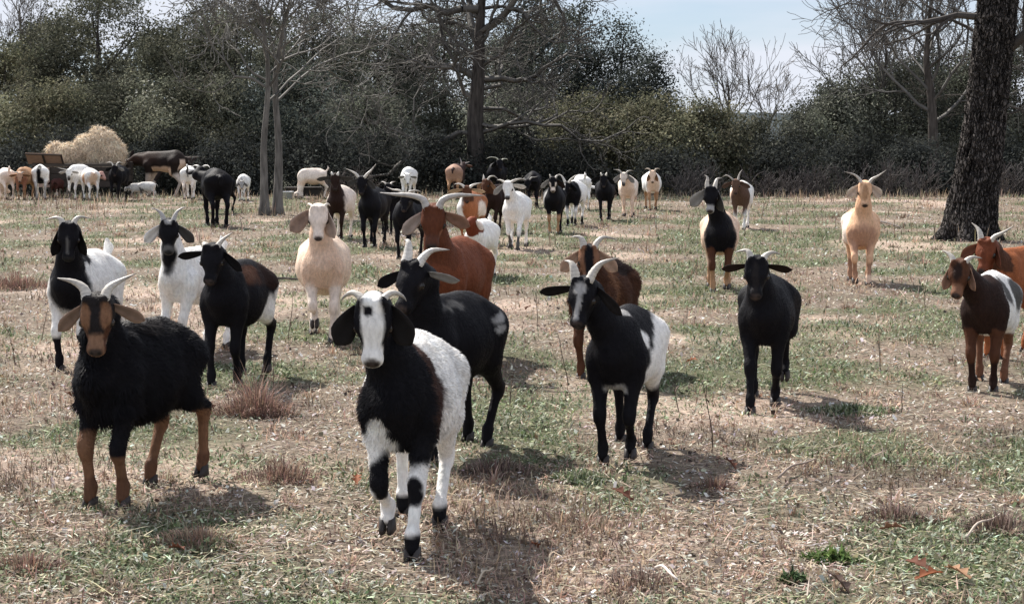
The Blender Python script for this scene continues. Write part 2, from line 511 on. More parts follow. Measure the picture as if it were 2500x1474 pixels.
# ------------------------------------------------------------------ trees
def sweep(path, radii, n=8, squash=1.0, ref=(0, 0, 1.0)):
    """tube along a path, capped; returns V, quads, tris"""
    path = np.asarray(path, float)
    T = np.gradient(path, axis=0)
    T /= np.linalg.norm(T, axis=1, keepdims=True) + 1e-12
    ref = np.array(ref, float)
    Vs = []
    a = np.arange(n) * 2 * math.pi / n
    u = np.cross(T[0], ref)
    if np.linalg.norm(u) < 1e-3:
        u = np.cross(T[0], np.array([1.0, 0.2, 0]))
    for i in range(len(path)):
        u = u - T[i] * (u @ T[i])
        u /= np.linalg.norm(u) + 1e-12
        w = np.cross(T[i], u)
        Vs.append(path[i] + radii[i] * (np.cos(a)[:, None] * u + squash * np.sin(a)[:, None] * w))
    m = len(path)
    V = np.vstack(Vs + [path[:1], path[-1:]])
    i, j = np.meshgrid(np.arange(m - 1), np.arange(n), indexing='ij')
    i, j = i.ravel(), j.ravel()
    q = np.stack([i * n + j, i * n + (j + 1) % n, (i + 1) * n + (j + 1) % n, (i + 1) * n + j], 1)
    jj = np.arange(n)
    t = np.concatenate([np.stack([np.full(n, m * n), (jj + 1) % n, jj], 1),
                        np.stack([np.full(n, m * n + 1), (m - 1) * n + jj, (m - 1) * n + (jj + 1) % n], 1)])
    return V, q, t

def catmull(pts, n):
    p = np.array(pts, float)
    p = np.vstack([2 * p[0] - p[1], p, 2 * p[-1] - p[-2]])
    out = []
    segs = len(p) - 3
    for i in range(n):
        t = i / (n - 1) * segs
        j = min(int(t), segs - 1)
        u = t - j
        a, b, c, d = p[j], p[j + 1], p[j + 2], p[j + 3]
        out.append(0.5 * ((2 * b) + (-a + c) * u + (2 * a - 5 * b + 4 * c - d) * u * u + (-a + 3 * b - 3 * c + d) * u ** 3))
    return np.array(out)

def seg_mesh(name, segs, n, col, mat, jitter=0.15):
    """many tapering twig segments in one mesh"""
    s = np.array(segs)
    A, B, ra, rb = s[:, 0:3], s[:, 3:6], s[:, 6], s[:, 7]
    T = B - A
    T /= np.linalg.norm(T, axis=1, keepdims=True) + 1e-9
    ref = np.where(np.abs(T[:, 2:3]) > 0.9, np.array([[1.0, 0, 0]]), np.array([[0, 0, 1.0]]))
    u = np.cross(T, ref); u /= np.linalg.norm(u, axis=1, keepdims=True) + 1e-9
    w = np.cross(T, u)
    a = np.arange(n) * 2 * math.pi / n
    ring = np.cos(a)[None, :, None] * u[:, None, :] + np.sin(a)[None, :, None] * w[:, None, :]
    V = np.concatenate([A[:, None] + ra[:, None, None] * ring, B[:, None] + rb[:, None, None] * ring], 1).reshape(-1, 3)
    b = (np.arange(len(s)) * 2 * n)[:, None]
    j = np.arange(n)[None]
    q = np.stack([b + j, b + (j + 1) % n, b + n + (j + 1) % n, b + n + j], 2).reshape(-1, 4)
    cc = np.repeat(np.array(col)[None] * (1 + jitter * rng.standard_normal((len(s), 1))), 2 * n, axis=0)
    return mesh_np(name, V, [q], np.clip(cc, 0.01, 0.8), True, [mat])

rt = random.Random(21)
rmin = [0.007]
def grow(segs, p, d, length, r, depth, wig=0.25, up=0.08, kids=3, spread=0.9, tips=None, shrink=0.62, nseg=5):
    """a crooked branch with side branches; plain floats for speed"""
    px, py, pz = p
    dx, dy, dz = d
    st = length / nseg
    for i in range(nseg):
        dx += rt.gauss(0, wig); dy += rt.gauss(0, wig); dz += rt.gauss(0, wig) + up
        m = math.sqrt(dx * dx + dy * dy + dz * dz) + 1e-9
        dx /= m; dy /= m; dz /= m
        r2 = max(r * (1 - 0.55 / nseg), rmin[0])
        qx, qy, qz = px + dx * st, py + dy * st, pz + dz * st
        segs.append((px, py, pz, qx, qy, qz, r, r2))
        px, py, pz, r = qx, qy, qz, r2
        if depth > 0 and i >= 1:
            nk = kids / (nseg - 1)
            nk = int(nk) + (rt.random() < nk - int(nk))
            for _ in range(nk):
                ax, ay, az = rt.gauss(0, 1), rt.gauss(0, 1), rt.gauss(0, 1)
                s = ax * dx + ay * dy + az * dz
                ax -= s * dx; ay -= s * dy; az -= s * dz
                m = math.sqrt(ax * ax + ay * ay + az * az) + 1e-9
                sp = spread * (0.6 + 0.6 * rt.random())
                grow(segs, (px, py, pz), (dx + ax / m * sp, dy + ay / m * sp, dz + az / m * sp), length * shrink * (0.7 + 0.5 * rt.random()), r * 0.62, depth - 1, wig, up, kids, spread, tips, shrink, nseg)
    if depth > 0:
        grow(segs, (px, py, pz), (dx, dy, dz), length * shrink, r, depth - 1, wig, up, kids, spread, tips, shrink, nseg)
    elif tips is not None:
        tips.append((px, py, pz))

def px_path(pts, d, n):
    """image points at distance d -> a smooth path in the world"""
    P = [at_depth(x, y, d + dd) for x, y, dd in [(p + (0,))[:3] for p in pts]]
    return catmull(P, n)

def bark_trunk(name, path, rad, parent, org, n=14, col=(0.075, 0.065, 0.058), rough=0.08, fscale=6.0, mat=None):
    V, q, t = sweep(path, rad, n)
    m = len(path)
    ctr = np.repeat(path, n, axis=0)
    d = V[:m * n] - ctr
    nz = fbm(V[:m * n] * np.array([fscale, fscale, fscale * 0.22]), 401, 3)
    V[:m * n] = ctr + d * (1 + rough * (1 - 2 * np.abs(nz)) + rough * 0.8 * nz)[:, None]
    c = np.tile(np.array(col), (len(V), 1)) * (1 + 0.35 * fbm(V * np.array([7, 7, 1.5]), 402, 3))[:, None]
    return obj(name, mesh_np(name, V - org, [q, t], np.clip(c, 0.01, 0.6), True, [mat or M_BARK]), parent)

def bare_tree(label, px, ybase, d, trunk_px, trunk_w, limbs, twig_col, bark_col, group='bare winter trees', depth=3, kids=3.2, wig=0.24, up=0.05, spread=0.95, shrink=0.62, sides=4, cap_w=0.12):
    """trunk_px: image points up the trunk; limbs: (image y on trunk, direction (x,y,z), length, radius)"""
    base = at_depth(px, ybase, d)
    org = np.array([base[0], d, float(gz(base[0], d)[0])])
    path = px_path(trunk_px, d, 26)
    path[0, 2] = org[2] - 0.1
    t = np.linspace(0, 1, len(path))
    rad = trunk_w * 0.5 * (1 - (1 - cap_w) * t) * (1 + 0.55 * np.exp(-((path[:, 2] - org[2]) / 0.22)))
    o = thing('bare_tree', label, 'tree', tuple(org), 0, group)
    bark_trunk('trunk', path, rad, o, org, 12, bark_col, 0.07, 5.0)
    zs = path[:, 2]
    for yy, dr, ln, r in limbs:
        z = at_depth(px, yy, d)[2]
        k_ = int(np.argmin(np.abs(zs - z)))
        segs = []
        m = math.sqrt(sum(c * c for c in dr))
        grow(segs, tuple(path[k_] - org), tuple(c / m for c in dr), ln, r, depth, wig, up, kids, spread, None, shrink)
        obj('limb', seg_mesh('limb', segs, 3, twig_col, M_TWIG), o)
    return o

def crown_mesh(name, lobes, n_clump, per, leaf, cols, light=0.5, squash=0.8, inner=0.55):
    """ragged foliage: leaf-sized faces gathered in clumps over the lobes of a crown"""
    lobes = np.array(lobes)
    w = lobes[:, 3] * lobes[:, 4] + lobes[:, 4] * lobes[:, 5]
    li = rng.choice(len(lobes), n_clump, p=w / w.sum())
    dv = rng.standard_normal((n_clump, 3)); dv /= np.linalg.norm(dv, axis=1, keepdims=True)
    rr = inner + (1.08 - inner) * rng.random(n_clump) ** 0.6
    C = lobes[li, :3] + dv * lobes[li, 3:6] * rr[:, None]
    C += 0.12 * rng.standard_normal((n_clump, 3))
    csz = (0.16 + 0.2 * rng.random(n_clump))
    pal = np.array(cols)
    lobe_tone = np.exp(0.42 * rng.standard_normal(len(lobes)))
    cc = pal[rng.integers(0, len(pal), n_clump)] * (1 + 0.16 * rng.standard_normal((n_clump, 1))) * lobe_tone[li][:, None]
    k_ = np.repeat(np.arange(n_clump), per)
    N = len(k_)
    P = C[k_] + rng.standard_normal((N, 3)) * (csz[k_])[:, None] * np.array([1, 1, squash]) * 0.75
    nrm = (P - lobes[li[k_], :3]) / lobes[li[k_], 3:6]
    nrm /= np.linalg.norm(nrm, axis=1, keepdims=True) + 1e-9
    nrm = nrm * 1.1 + np.array([0, 0, 0.35]) + 0.75 * rng.standard_normal((N, 3))
    nrm /= np.linalg.norm(nrm, axis=1, keepdims=True)
    a = rng.standard_normal((N, 3)); a -= nrm * (a * nrm).sum(1, keepdims=True); a /= np.linalg.norm(a, axis=1, keepdims=True)
    b = np.cross(nrm, a)
    sz = leaf * (0.6 + 0.8 * rng.random(N))[:, None]
    V = np.stack([P - a * sz, P + a * sz * 0.9 - b * sz * 0.5, P + a * sz * 0.7 + b * sz * 0.7], 1).reshape(-1, 3)
    q = (np.arange(N) * 3)[:, None] + np.arange(3)[None]
    col = np.clip(cc[k_] * (1 + 0.12 * rng.standard_normal((N, 1))), 0.006, 0.4)
    return mesh_np(name, V, [q], np.repeat(col, 3, axis=0), False, [M_LEAF])

OAK = [(0.087, 0.091, 0.064), (0.123, 0.125, 0.09), (0.065, 0.071, 0.052), (0.16, 0.157, 0.116)]
OLIVE = [(0.128, 0.13, 0.081), (0.176, 0.17, 0.108), (0.088, 0.095, 0.062), (0.209, 0.196, 0.135)]
CEDAR = [(0.046, 0.055, 0.049), (0.065, 0.074, 0.062), (0.035, 0.043, 0.041), (0.081, 0.086, 0.068)]
UNDER_SHADE = [(0.040, 0.044, 0.041), (0.052, 0.056, 0.049), (0.030, 0.034, 0.033)]  # darker leaves: shade under the trees put into the colour
GREYB = [(0.105, 0.11, 0.088), (0.135, 0.138, 0.112), (0.075, 0.08, 0.066), (0.105, 0.115, 0.085)]

def leafy_tree(label, px, d, ytop, width, kind, cols, n=340, per=46, leaf=0.041, name='evergreen_tree', low=0.06, group='evergreen trees behind the pasture', trunk_c=(0.06, 0.052, 0.046)):
    x = at_depth(px, 400, d)[0]
    org = np.array([x, d, float(gz(x, d)[0])])
    H = at_depth(px, ytop, d)[2] - org[2]
    W = width * 0.5 * d / F_PX
    o = thing(name, label, 'tree' if H > 2.6 else 'shrub', tuple(org), 0, group)
    lobes = []
    if kind == 'round':
        lobes.append((0, 0, H * 0.54, W * 0.76, W * 0.65, H * 0.42))
        for i in range(18):
            a = i * 2.4 + rng.random()
            f_ = (i * 0.618 + 0.1) % 1.0
            zz = H * (low + 0.10 + (0.84 - low) * f_)
            rad = W * 0.74 * math.sqrt(max(0.12, 1 - ((f_ - 0.42) / 0.66) ** 2))
            rs = W * (0.30 + 0.16 * rng.random())
            rz = min(rs * 0.9, H - zz)
            lobes.append((math.cos(a) * rad, math.sin(a) * rad * 0.8, zz, rs, rs, max(rz, 0.3)))
    else:           # ragged conical cedar
        for i in range(30):
            t_ = (i + 0.5) / 30
            zz = H * (low + 0.02 + (0.96 - low) * t_)
            rad = W * (1 - t_) ** 0.5
            a = i * 2.4 + rng.random()
            rs = max(0.34, rad * 0.66)
            lobes.append((math.cos(a) * rad * 0.5, math.sin(a) * rad * 0.45, zz, rs, rs * 0.9, max(0.34, H * 0.07)))
    # trunk with a few inner limbs
    tp = np.array([(0, 0, -0.15), (0.05 * W, 0, H * 0.3), (-0.04 * W, 0.05, H * 0.6), (0, 0, H * 0.9)])
    path = catmull(tp, 12)
    tr = 0.035 * H * 0.5
    bark_trunk('trunk', path + org, tr * (1 - 0.85 * np.linspace(0, 1, 12)), o, org, 8, trunk_c, 0.06, 6)
    segs = []
    for i in range(7):
        z0 = H * (0.12 + 0.09 * i)
        a = i * 2.4
        grow(segs, (0, 0, z0), (math.cos(a), math.sin(a), 0.5), W * 0.55, tr * 0.4, 1, 0.15, 0.05, 2, 0.8)
    obj('twigs', seg_mesh('twigs', segs, 3, trunk_c, M_TWIG), o, kind='stuff')
    obj('crown', crown_mesh('crown', lobes, n, per, leaf, cols), o)
    return o

T = leafy_tree
# far row first, then nearer ones
for px_, yt_, w_, lb_ in [(365, 75, 300, 'far dark tree seen in the dip between the two left oaks'), (610, 40, 300, 'far dark tree behind the crowns of the twin bare trees'), (840, 85, 320, 'far dark tree showing between the grey-green trees'),
                          (1060, 90, 330, 'far dark tree directly behind the bare oak'), (1330, 20, 330, 'far dark tree filling behind the tall cedars'), (150, 25, 300, 'far dark tree behind the leftmost trees'), (2160, 205, 330, 'far dark tree behind the right-hand thicket'), (2420, 150, 330, 'far dark tree behind the thick leaning trunk')]:
    T(lb_, px_, 65, yt_, w_, 'round', GREYB if px_ > 700 else OAK, 330, 40, 0.075)
T('broad dark evergreen oak rising highest at the left', 250, 52, -55, 360, 'round', OAK, 760)
T('light olive evergreen at the far left edge', 20, 50, 105, 240, 'round', OLIVE, 520)
T('pointed dark cedar between the two leftmost trees', 88, 56, 55, 60, 'cone', CEDAR, 200)
T('evergreen oak with rounded crown right of the tallest left tree', 480, 54, -5, 260, 'round', OAK, 620)
T('dark evergreen with lumpy crown behind the twin bare trunks', 585, 52, -5, 320, 'round', OAK, 700)
T('grey-green tree right behind the right twin trunk', 770, 54, 10, 310, 'round', GREYB, 680)
T('grey-green tree left of the big bare oak', 930, 56, 50, 320, 'round', GREYB, 620)
T('dull green tree behind the big bare oak trunk', 1090, 57, 20, 310, 'round', GREYB, 620)
T('tall dark cedar to the right of the big bare oak', 1280, 55, -80, 330, 'cone', CEDAR, 760)
T('tall cedar whose ragged top meets the sky gap', 1415, 56, -25, 320, 'cone', CEDAR, 720)
T('middle cedar stepping down towards the sky gap', 1520, 55, 45, 300, 'cone', CEDAR, 640)
T('lower cedar at the end of the sloping cedar row', 1585, 53, 120, 260, 'cone', CEDAR, 560)
T('pale olive oak with clumped crown, lower left', 110, 47, 215, 260, 'round', OLIVE, 440)
T('dark low evergreen behind the hay', 300, 48, 190, 300, 'round', OAK, 460)
T('mid green oak between the hay and the twin trunks', 480, 47, 200, 280, 'round', OAK, 460)
T('dark cedar just right of the twin trunks', 740, 48, 170, 300, 'round', CEDAR, 440)
T('brownish evergreen below the limbs of the bare oak, left side', 900, 50, 230, 280, 'round', GREYB, 440)
T('brownish evergreen below the limbs of the bare oak, right side', 1290, 50, 215, 300, 'round', GREYB, 440)
T('olive juniper bush under the sloping cedars', 1440, 47, 240, 240, 'round', OLIVE, 400)
T('round olive juniper behind the pair of pale goats', 1590, 46, 255, 270, 'round', OLIVE, 400)
T('olive juniper at the left rim of the sky gap', 1735, 46, 262, 210, 'round', OLIVE, 400)
T('low juniper right of the olive juniper, below the small bare tree', 1840, 47, 292, 130, 'round', OAK, 300)
T('small flat-topped juniper in the sky gap', 1985, 60, 215, 110, 'round', CEDAR, 120)
T('brown-green thicket tree left of the golden cream goat', 2040, 49, 245, 260, 'round', GREYB, 480)
T('dark thicket tree behind the golden cream goat', 2190, 50, 150, 350, 'round', GREYB, 640)
T('dark cedar left of the thick trunk', 2300, 54, 110, 260, 'round', CEDAR, 560)
T('dark thicket tree behind the thick trunk at the right edge', 2480, 50, 90, 320, 'round', GREYB, 600)
# shrubs along the foot of the wood, its shade put into their leaf colour
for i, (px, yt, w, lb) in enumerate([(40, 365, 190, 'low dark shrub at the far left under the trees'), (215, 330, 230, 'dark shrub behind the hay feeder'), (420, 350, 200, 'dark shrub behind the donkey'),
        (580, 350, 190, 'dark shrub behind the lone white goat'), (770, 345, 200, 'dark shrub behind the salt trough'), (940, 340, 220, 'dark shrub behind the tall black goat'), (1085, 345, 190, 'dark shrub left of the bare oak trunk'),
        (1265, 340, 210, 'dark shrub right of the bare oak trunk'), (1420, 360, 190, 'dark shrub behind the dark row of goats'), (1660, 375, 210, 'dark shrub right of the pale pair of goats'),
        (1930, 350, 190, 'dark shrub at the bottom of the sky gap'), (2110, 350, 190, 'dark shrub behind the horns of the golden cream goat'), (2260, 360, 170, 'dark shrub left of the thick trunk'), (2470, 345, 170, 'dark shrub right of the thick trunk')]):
    T(lb, px, 43.5 + (i % 3) * 0.8, yt, w, 'round', UNDER_SHADE, 170, 46, name='understory_shrub', low=0.0, group='dark shrubs at the foot of the wood')

def fan(n, y0, y1, ln, r, seed, flat=0.35, side=None):
    """evenly turned limb directions up a trunk"""
    q = random.Random(seed)
    out = []
    for i in range(n):
        f = (i + 0.5) / n
        a = i * 2.4 + q.random()
        up_ = flat + 1.2 * f
        out.append((y0 + (y1 - y0) * f, (math.cos(a), 0.7 * math.sin(a), up_), ln * (1 - 0.45 * f) * (0.8 + 0.4 * q.random()), r * (1 - 0.5 * f)))
    return out

GREYTW = (0.155, 0.148, 0.138)
DARKTW = (0.07, 0.062, 0.056)
bare_tree('big bare oak with crooked limbs and thick dark trunk at centre', 1166, 478, 44, [(1166, 482), (1164, 400), (1160, 290), (1168, 180), (1172, 60), (1180, -60), (1176, -200)], 0.56,
          [(205, (-1, -0.2, 0.75), 1.7, 0.11), (180, (0.9, 0.2, 0.9), 1.6, 0.11), (120, (-0.8, 0.3, 0.9), 2.5, 0.14), (70, (0.9, -0.3, 0.8), 2.5, 0.13), (20, (-0.9, -0.2, 0.5), 2.4, 0.12), (-40, (0.9, 0.2, 0.5), 2.3, 0.11)] + fan(22, 350, -170, 2.25, 0.08, 3, 0.08), (0.112, 0.106, 0.098), (0.055, 0.049, 0.045), depth=3, kids=3.8, wig=0.33, up=0.03, shrink=0.66)
bare_tree('slender bare tree, left one of the twin grey trunks', 646, 525, 30.8, [(646, 528), (645, 430), (645, 340), (655, 200), (645, 80), (627, 0), (612, -120)], 0.15,
          fan(14, 270, -100, 1.45, 0.03, 5, 0.35), GREYTW, (0.15, 0.141, 0.13), depth=3, kids=3.4, wig=0.24, up=0.05)
bare_tree('slender bare tree, right one of the twin grey trunks', 677, 525, 31.0, [(677, 528), (680, 430), (680, 340), (672, 200), (690, 80), (708, 0), (730, -120)], 0.17,
          fan(14, 260, -110, 1.6, 0.03, 6, 0.3), GREYTW, (0.15, 0.141, 0.13), depth=3, kids=3.4, wig=0.24, up=0.05)
bare_tree('small fan-shaped bare tree standing against the sky gap', 1780, 330, 57, [(1780, 480), (1775, 380), (1778, 300), (1780, 250), (1776, 190)], 0.26,
          fan(12, 345, 215, 1.55, 0.035, 8, 0.75), (0.15, 0.137, 0.124), (0.12, 0.11, 0.1), depth=3, kids=2.8, wig=0.13, up=0.06, spread=0.75)
bare_tree('low bare tree with a leaning crown right of the fan-shaped one', 1868, 330, 59, [(1868, 480), (1866, 380), (1880, 300), (1900, 260)], 0.2,
          fan(9, 335, 270, 1.35, 0.03, 9, 0.6), (0.17, 0.155, 0.14), (0.13, 0.12, 0.105), depth=3, kids=2.4, wig=0.15, up=0.05, spread=0.8)
bare_tree('wide bare tree filling the sky left of the thick trunk', 2290, 480, 47, [(2285, 490), (2280, 380), (2275, 250), (2262, 150), (2270, 40), (2280, -80)], 0.36,
          fan(20, 300, -60, 2.4, 0.06, 11, 0.45), (0.14, 0.134, 0.125), (0.08, 0.07, 0.062), depth=3, kids=3.8, wig=0.2, up=0.06)
bare_tree('bare tree with thin upright twigs at the right rim of the sky gap', 2120, 480, 50, [(2120, 490), (2125, 390), (2140, 280), (2160, 180), (2165, 90)], 0.26,
          fan(15, 300, 100, 1.85, 0.045, 12, 0.55), (0.145, 0.139, 0.131), (0.09, 0.08, 0.072), depth=3, kids=3.8, wig=0.17, up=0.08)
bare_tree('bare twiggy tree at the top left corner', 60, 480, 55, [(60, 490), (62, 350), (55, 200), (50, 80), (48, 10)], 0.24,
          fan(11, 220, 10, 1.3, 0.035, 13, 0.9), (0.16, 0.145, 0.13), (0.11, 0.1, 0.09), depth=3, kids=3.3, wig=0.14, up=0.08)
bare_tree('bare tree behind the right edge of the thick trunk', 2520, 480, 46, [(2520, 490), (2515, 350), (2510, 200), (2500, 60), (2505, -60)], 0.3,
          fan(12, 330, -40, 1.5, 0.045, 14, 0.5), (0.115, 0.102, 0.09), (0.08, 0.07, 0.062), depth=3, kids=3.4, wig=0.2, up=0.06)

# the thick leaning trunk on the right
d0 = 23.6
base = at_depth(2372, 580, d0)
org = np.array([base[0], d0, float(gz(base[0], d0)[0])])
o = thing('thick_tree', 'thick leaning dark tree trunk with furrowed bark on the right, limbs reaching left', 'tree', tuple(org))
path = px_path([(2366, 590), (2372, 520), (2390, 400), (2405, 290), (2418, 170), (2432, 40), (2452, -120), (2470, -260)], d0, 150)
hgt = path[:, 2] - org[2]
rad = np.interp(hgt, [0, 0.4, 1.6, 3.0, 4.5], [0.30, 0.30, 0.258, 0.25, 0.20]) * (1 + 0.30 * np.exp(-np.maximum(hgt, 0) / 0.18))
n = 96
V, q, t = sweep(path, rad, n)
m_ = len(path)
ctr = np.repeat(path, n, axis=0)
dd = V[:m_ * n] - ctr
rd = dd / np.linalg.norm(dd, axis=1, keepdims=True)
ang = np.arctan2(rd[:, 1], rd[:, 0])
hh_ = np.repeat(hgt, n)
c3 = np.stack([np.cos(ang) * 5.5 + 0.5 * np.sin(hh_ * 3), np.sin(ang) * 5.5, hh_ * 1.9], 1)
rid = 1 - 2.4 * np.abs(fbm(c3 * np.array([1.6, 1.6, 2.2]), 411, 2)) + 0.35 * fbm(c3 * np.array([3.5, 3.5, 9.0]), 415, 2)
butt = np.cos(ang * 4 + 0.8) * np.exp(-np.maximum(hh_, 0) / 0.22) * 0.10
V[:m_ * n] = ctr + dd + rd * (0.036 * rid + butt)[:, None]
cb = np.tile((0.056, 0.050, 0.047), (len(V), 1))
cb[:m_ * n] *= (0.9 + 1.0 * np.clip(rid, -0.7, 1))[:, None]
obj('trunk', mesh_np('trunk', V - org, [q, t], np.clip(cb, 0.010, 0.3), True, [M_PLATES]), o)
rt.seed(77)
rmin[0] = 0.0045
for (lx, ly), dr, ln, r, dp in [((2420, 40), (-1, 0.1, -0.04), 1.15, 0.055, 3), ((2425, 0), (-0.9, -0.3, 0.25), 1.3, 0.06, 3), ((2415, 95), (-0.8, 0.5, 0.35), 0.9, 0.03, 2), ((2440, 130), (0.8, -0.2, 0.5), 1.0, 0.09, 3),
                                ((2440, -60), (-1, 0.2, 0.15), 1.5, 0.06, 3), ((2450, -100), (0.6, 0.4, 0.5), 1.2, 0.06, 3), ((2412, 290), (1, 0.1, 0.1), 0.6, 0.018, 2)]:
    st = at_depth(lx, ly, d0)
    segs = []
    mm = math.sqrt(sum(c * c for c in dr))
    grow(segs, tuple(st - org), tuple(c / mm for c in dr), ln, r, dp, 0.17, -0.015, 2.6, 0.8, None, 0.62)
    obj('limb', seg_mesh('limb', segs, 5, (0.065, 0.058, 0.053), M_TWIG), o)

rmin[0] = 0.006
# leafless brush along the edge of the pasture
def brush(label, px, d, ytop, width, n=45, col=(0.085, 0.076, 0.074)):
    b = at_depth(px, 480, d)
    og = np.array([b[0], d, float(gz(b[0], d)[0])])
    H = at_depth(px, ytop, d)[2] - og[2]
    W = width * 0.5 * d / F_PX
    ob = thing('bare_bush', label, 'bush', tuple(og), 0, 'leafless bushes along the pasture edge')
    segs = []
    for i in range(n):
        x0 = rt.uniform(-W, W)
        grow(segs, (x0, rt.uniform(-0.4, 0.4), -0.05), (rt.gauss(0, 0.35), rt.gauss(0, 0.35), 1), H * rt.uniform(0.25, 0.5), 0.011, 2, 0.16, 0.05, 1.6, 0.6, None, 0.7)
    obj('twigs', seg_mesh('twigs', segs, 3, col, M_TWIG), ob, kind='stuff')

brush('grey leafless brush right of the pale pair of goats', 1700, 41.5, 385, 110)
brush('grey leafless brush below the sky gap', 1890, 41, 392, 150, 60)
brush('grey leafless brush just left of the golden cream goat', 2030, 41.5, 385, 130, 55)
brush('grey leafless brush right of the golden cream goat', 2210, 41, 375, 140, 55)
brush('grey leafless brush right of the thick trunk', 2480, 41, 385, 100, 60)
brush('thin leafless brush behind the salt trough', 850, 41.5, 400, 120, 50, (0.09, 0.08, 0.074))
# ------------------------------------------------------------------ smooth-union bodies
def rot_z(a):
    c, s = math.cos(a), math.sin(a)
    return np.array([[c, -s, 0], [s, c, 0], [0, 0, 1.0]])

class Body:
    def __init__(self):
        self.prims = []

    def add(self, a, b, ra, rb, k=0.03, lat=1.0, g='torso', frame=None, org=None):
        """tapered capsule a-b; lat scales its half width sideways; frame (3x3, columns l,f,u) + org for head parts"""
        a, b = np.array(a, float), np.array(b, float)
        Fm = np.eye(3)
        if frame is not None:
            Fm = frame
            a, b = org + Fm @ a, org + Fm @ b
        M = np.diag([1.0 / lat, 1.0, 1.0]) @ Fm.T
        self.prims.append((a, b, ra, rb, k, M, g, M @ a, M @ b))

    @staticmethod
    def dist(pr, x, y, z):
        a, b, ra, rb, k, M, g, ma, mb = pr
        v = mb - ma
        vv = float(v @ v) + 1e-9
        q = [M[i, 0] * x + M[i, 1] * y + M[i, 2] * z - ma[i] for i in range(3)]
        t = np.clip((q[0] * v[0] + q[1] * v[1] + q[2] * v[2]) / vv, 0, 1)
        d2 = (q[0] - t * v[0]) ** 2 + (q[1] - t * v[1]) ** 2 + (q[2] - t * v[2]) ** 2
        return np.sqrt(d2) - (ra + t * (rb - ra))

    def mesh(self, h):
        lo = np.min([np.minimum(p[0], p[1]) - max(p[2], p[3]) * 1.25 - 0.03 for p in self.prims], 0) - 2 * h
        hi = np.max([np.maximum(p[0], p[1]) + max(p[2], p[3]) * 1.25 + 0.03 for p in self.prims], 0) + 2 * h
        n = np.ceil((hi - lo) / h).astype(int) + 1
        ax = [lo[i] + h * np.arange(n[i]) for i in range(3)]
        F = np.full(n, 0.3, dtype=np.float32)
        for pr in self.prims:
            e = max(pr[2], pr[3]) * 1.25 + pr[4] + 2.5 * h
            l = np.floor((np.minimum(pr[0], pr[1]) - e - lo) / h).astype(int).clip(0)
            u = np.minimum(np.ceil((np.maximum(pr[0], pr[1]) + e - lo) / h).astype(int) + 1, n)
            sl = tuple(slice(l[i], u[i]) for i in range(3))
            D = self.dist(pr, ax[0][sl[0]][:, None, None], ax[1][sl[1]][None, :, None], ax[2][sl[2]][None, None, :]).astype(np.float32)
            cur = F[sl]
            kk = pr[4]
            hh = np.maximum(kk - np.abs(cur - D), 0) / kk
            F[sl] = np.minimum(cur, D) - hh * hh * kk * 0.25
        # surface nets
        ins = F < 0
        c = np.zeros(n - 1, dtype=np.int8)
        for dx in (0, 1):
            for dy in (0, 1):
                for dz in (0, 1):
                    c += ins[dx:n[0] - 1 + dx, dy:n[1] - 1 + dy, dz:n[2] - 1 + dz]
        act = (c > 0) & (c < 8)
        I = np.argwhere(act)
        vid = np.full(n - 1, -1, dtype=np.int32)
        vid[act] = np.arange(len(I))
        corner = {}
        for dx in (0, 1):
            for dy in (0, 1):
                for dz in (0, 1):
                    corner[(dx, dy, dz)] = F[I[:, 0] + dx, I[:, 1] + dy, I[:, 2] + dz]
        acc = np.zeros((len(I), 3))
        cnt = np.zeros(len(I))
        for axi in range(3):
            o1, o2 = [j for j in range(3) if j != axi]
            for b1 in (0, 1):
                for b2 in (0, 1):
                    p0 = [0, 0, 0]; p0[o1] = b1; p0[o2] = b2
                    p1 = list(p0); p1[axi] = 1
                    f0, f1 = corner[tuple(p0)], corner[tuple(p1)]
                    cr = (f0 < 0) != (f1 < 0)
                    t = np.where(cr, f0 / np.where(cr, f0 - f1, 1), 0)
                    pt = np.tile(np.array(p0, float), (len(I), 1))
                    pt[:, axi] = t
                    acc[cr] += pt[cr]
                    cnt[cr] += 1
        Vv = lo + h * (I + acc / cnt[:, None])
        quads = []
        for axi in range(3):
            o1, o2 = (axi + 1) % 3, (axi + 2) % 3
            s0 = [slice(1, n[j] - 1) for j in range(3)]
            s0[axi] = slice(0, n[axi] - 1)
            s1 = list(s0)
            s1[axi] = slice(1, n[axi])
            A, B = ins[tuple(s0)], ins[tuple(s1)]
            cr = np.argwhere(A != B)
            base = cr.copy()
            for j in range(3):
                base[:, j] += s0[j].start
            flip = A[A != B]
            def vv(d1, d2):
                q = base.copy()
                q[:, o1] -= d1
                q[:, o2] -= d2
                return vid[q[:, 0], q[:, 1], q[:, 2]]
            Q = np.stack([vv(1, 1), vv(0, 1), vv(0, 0), vv(1, 0)], 1)
            Q[~flip] = Q[~flip][:, ::-1]
            quads.append(Q)
        Q = np.concatenate(quads)
        Q = Q[(Q >= 0).all(1)]
        # one light smoothing pass
        e = np.concatenate([Q[:, [0, 1]], Q[:, [1, 2]], Q[:, [2, 3]], Q[:, [3, 0]]])
        sm = np.zeros_like(Vv); ct = np.zeros(len(Vv))
        np.add.at(sm, e[:, 0], Vv[e[:, 1]]); np.add.at(ct, e[:, 0], 1)
        Vv = 0.5 * Vv + 0.5 * sm / np.maximum(ct, 1)[:, None]
        return Vv, Q

    def groups(self, P):
        best = np.full(len(P), 9.0)
        gi = np.zeros(len(P), dtype=int)
        names = sorted({p[6] for p in self.prims})
        for pr in self.prims:
            D = self.dist(pr, P[:, 0], P[:, 1], P[:, 2])
            w = D < best
            best[w] = D[w]
            gi[w] = names.index(pr[6])
        return np.array(names)[gi]

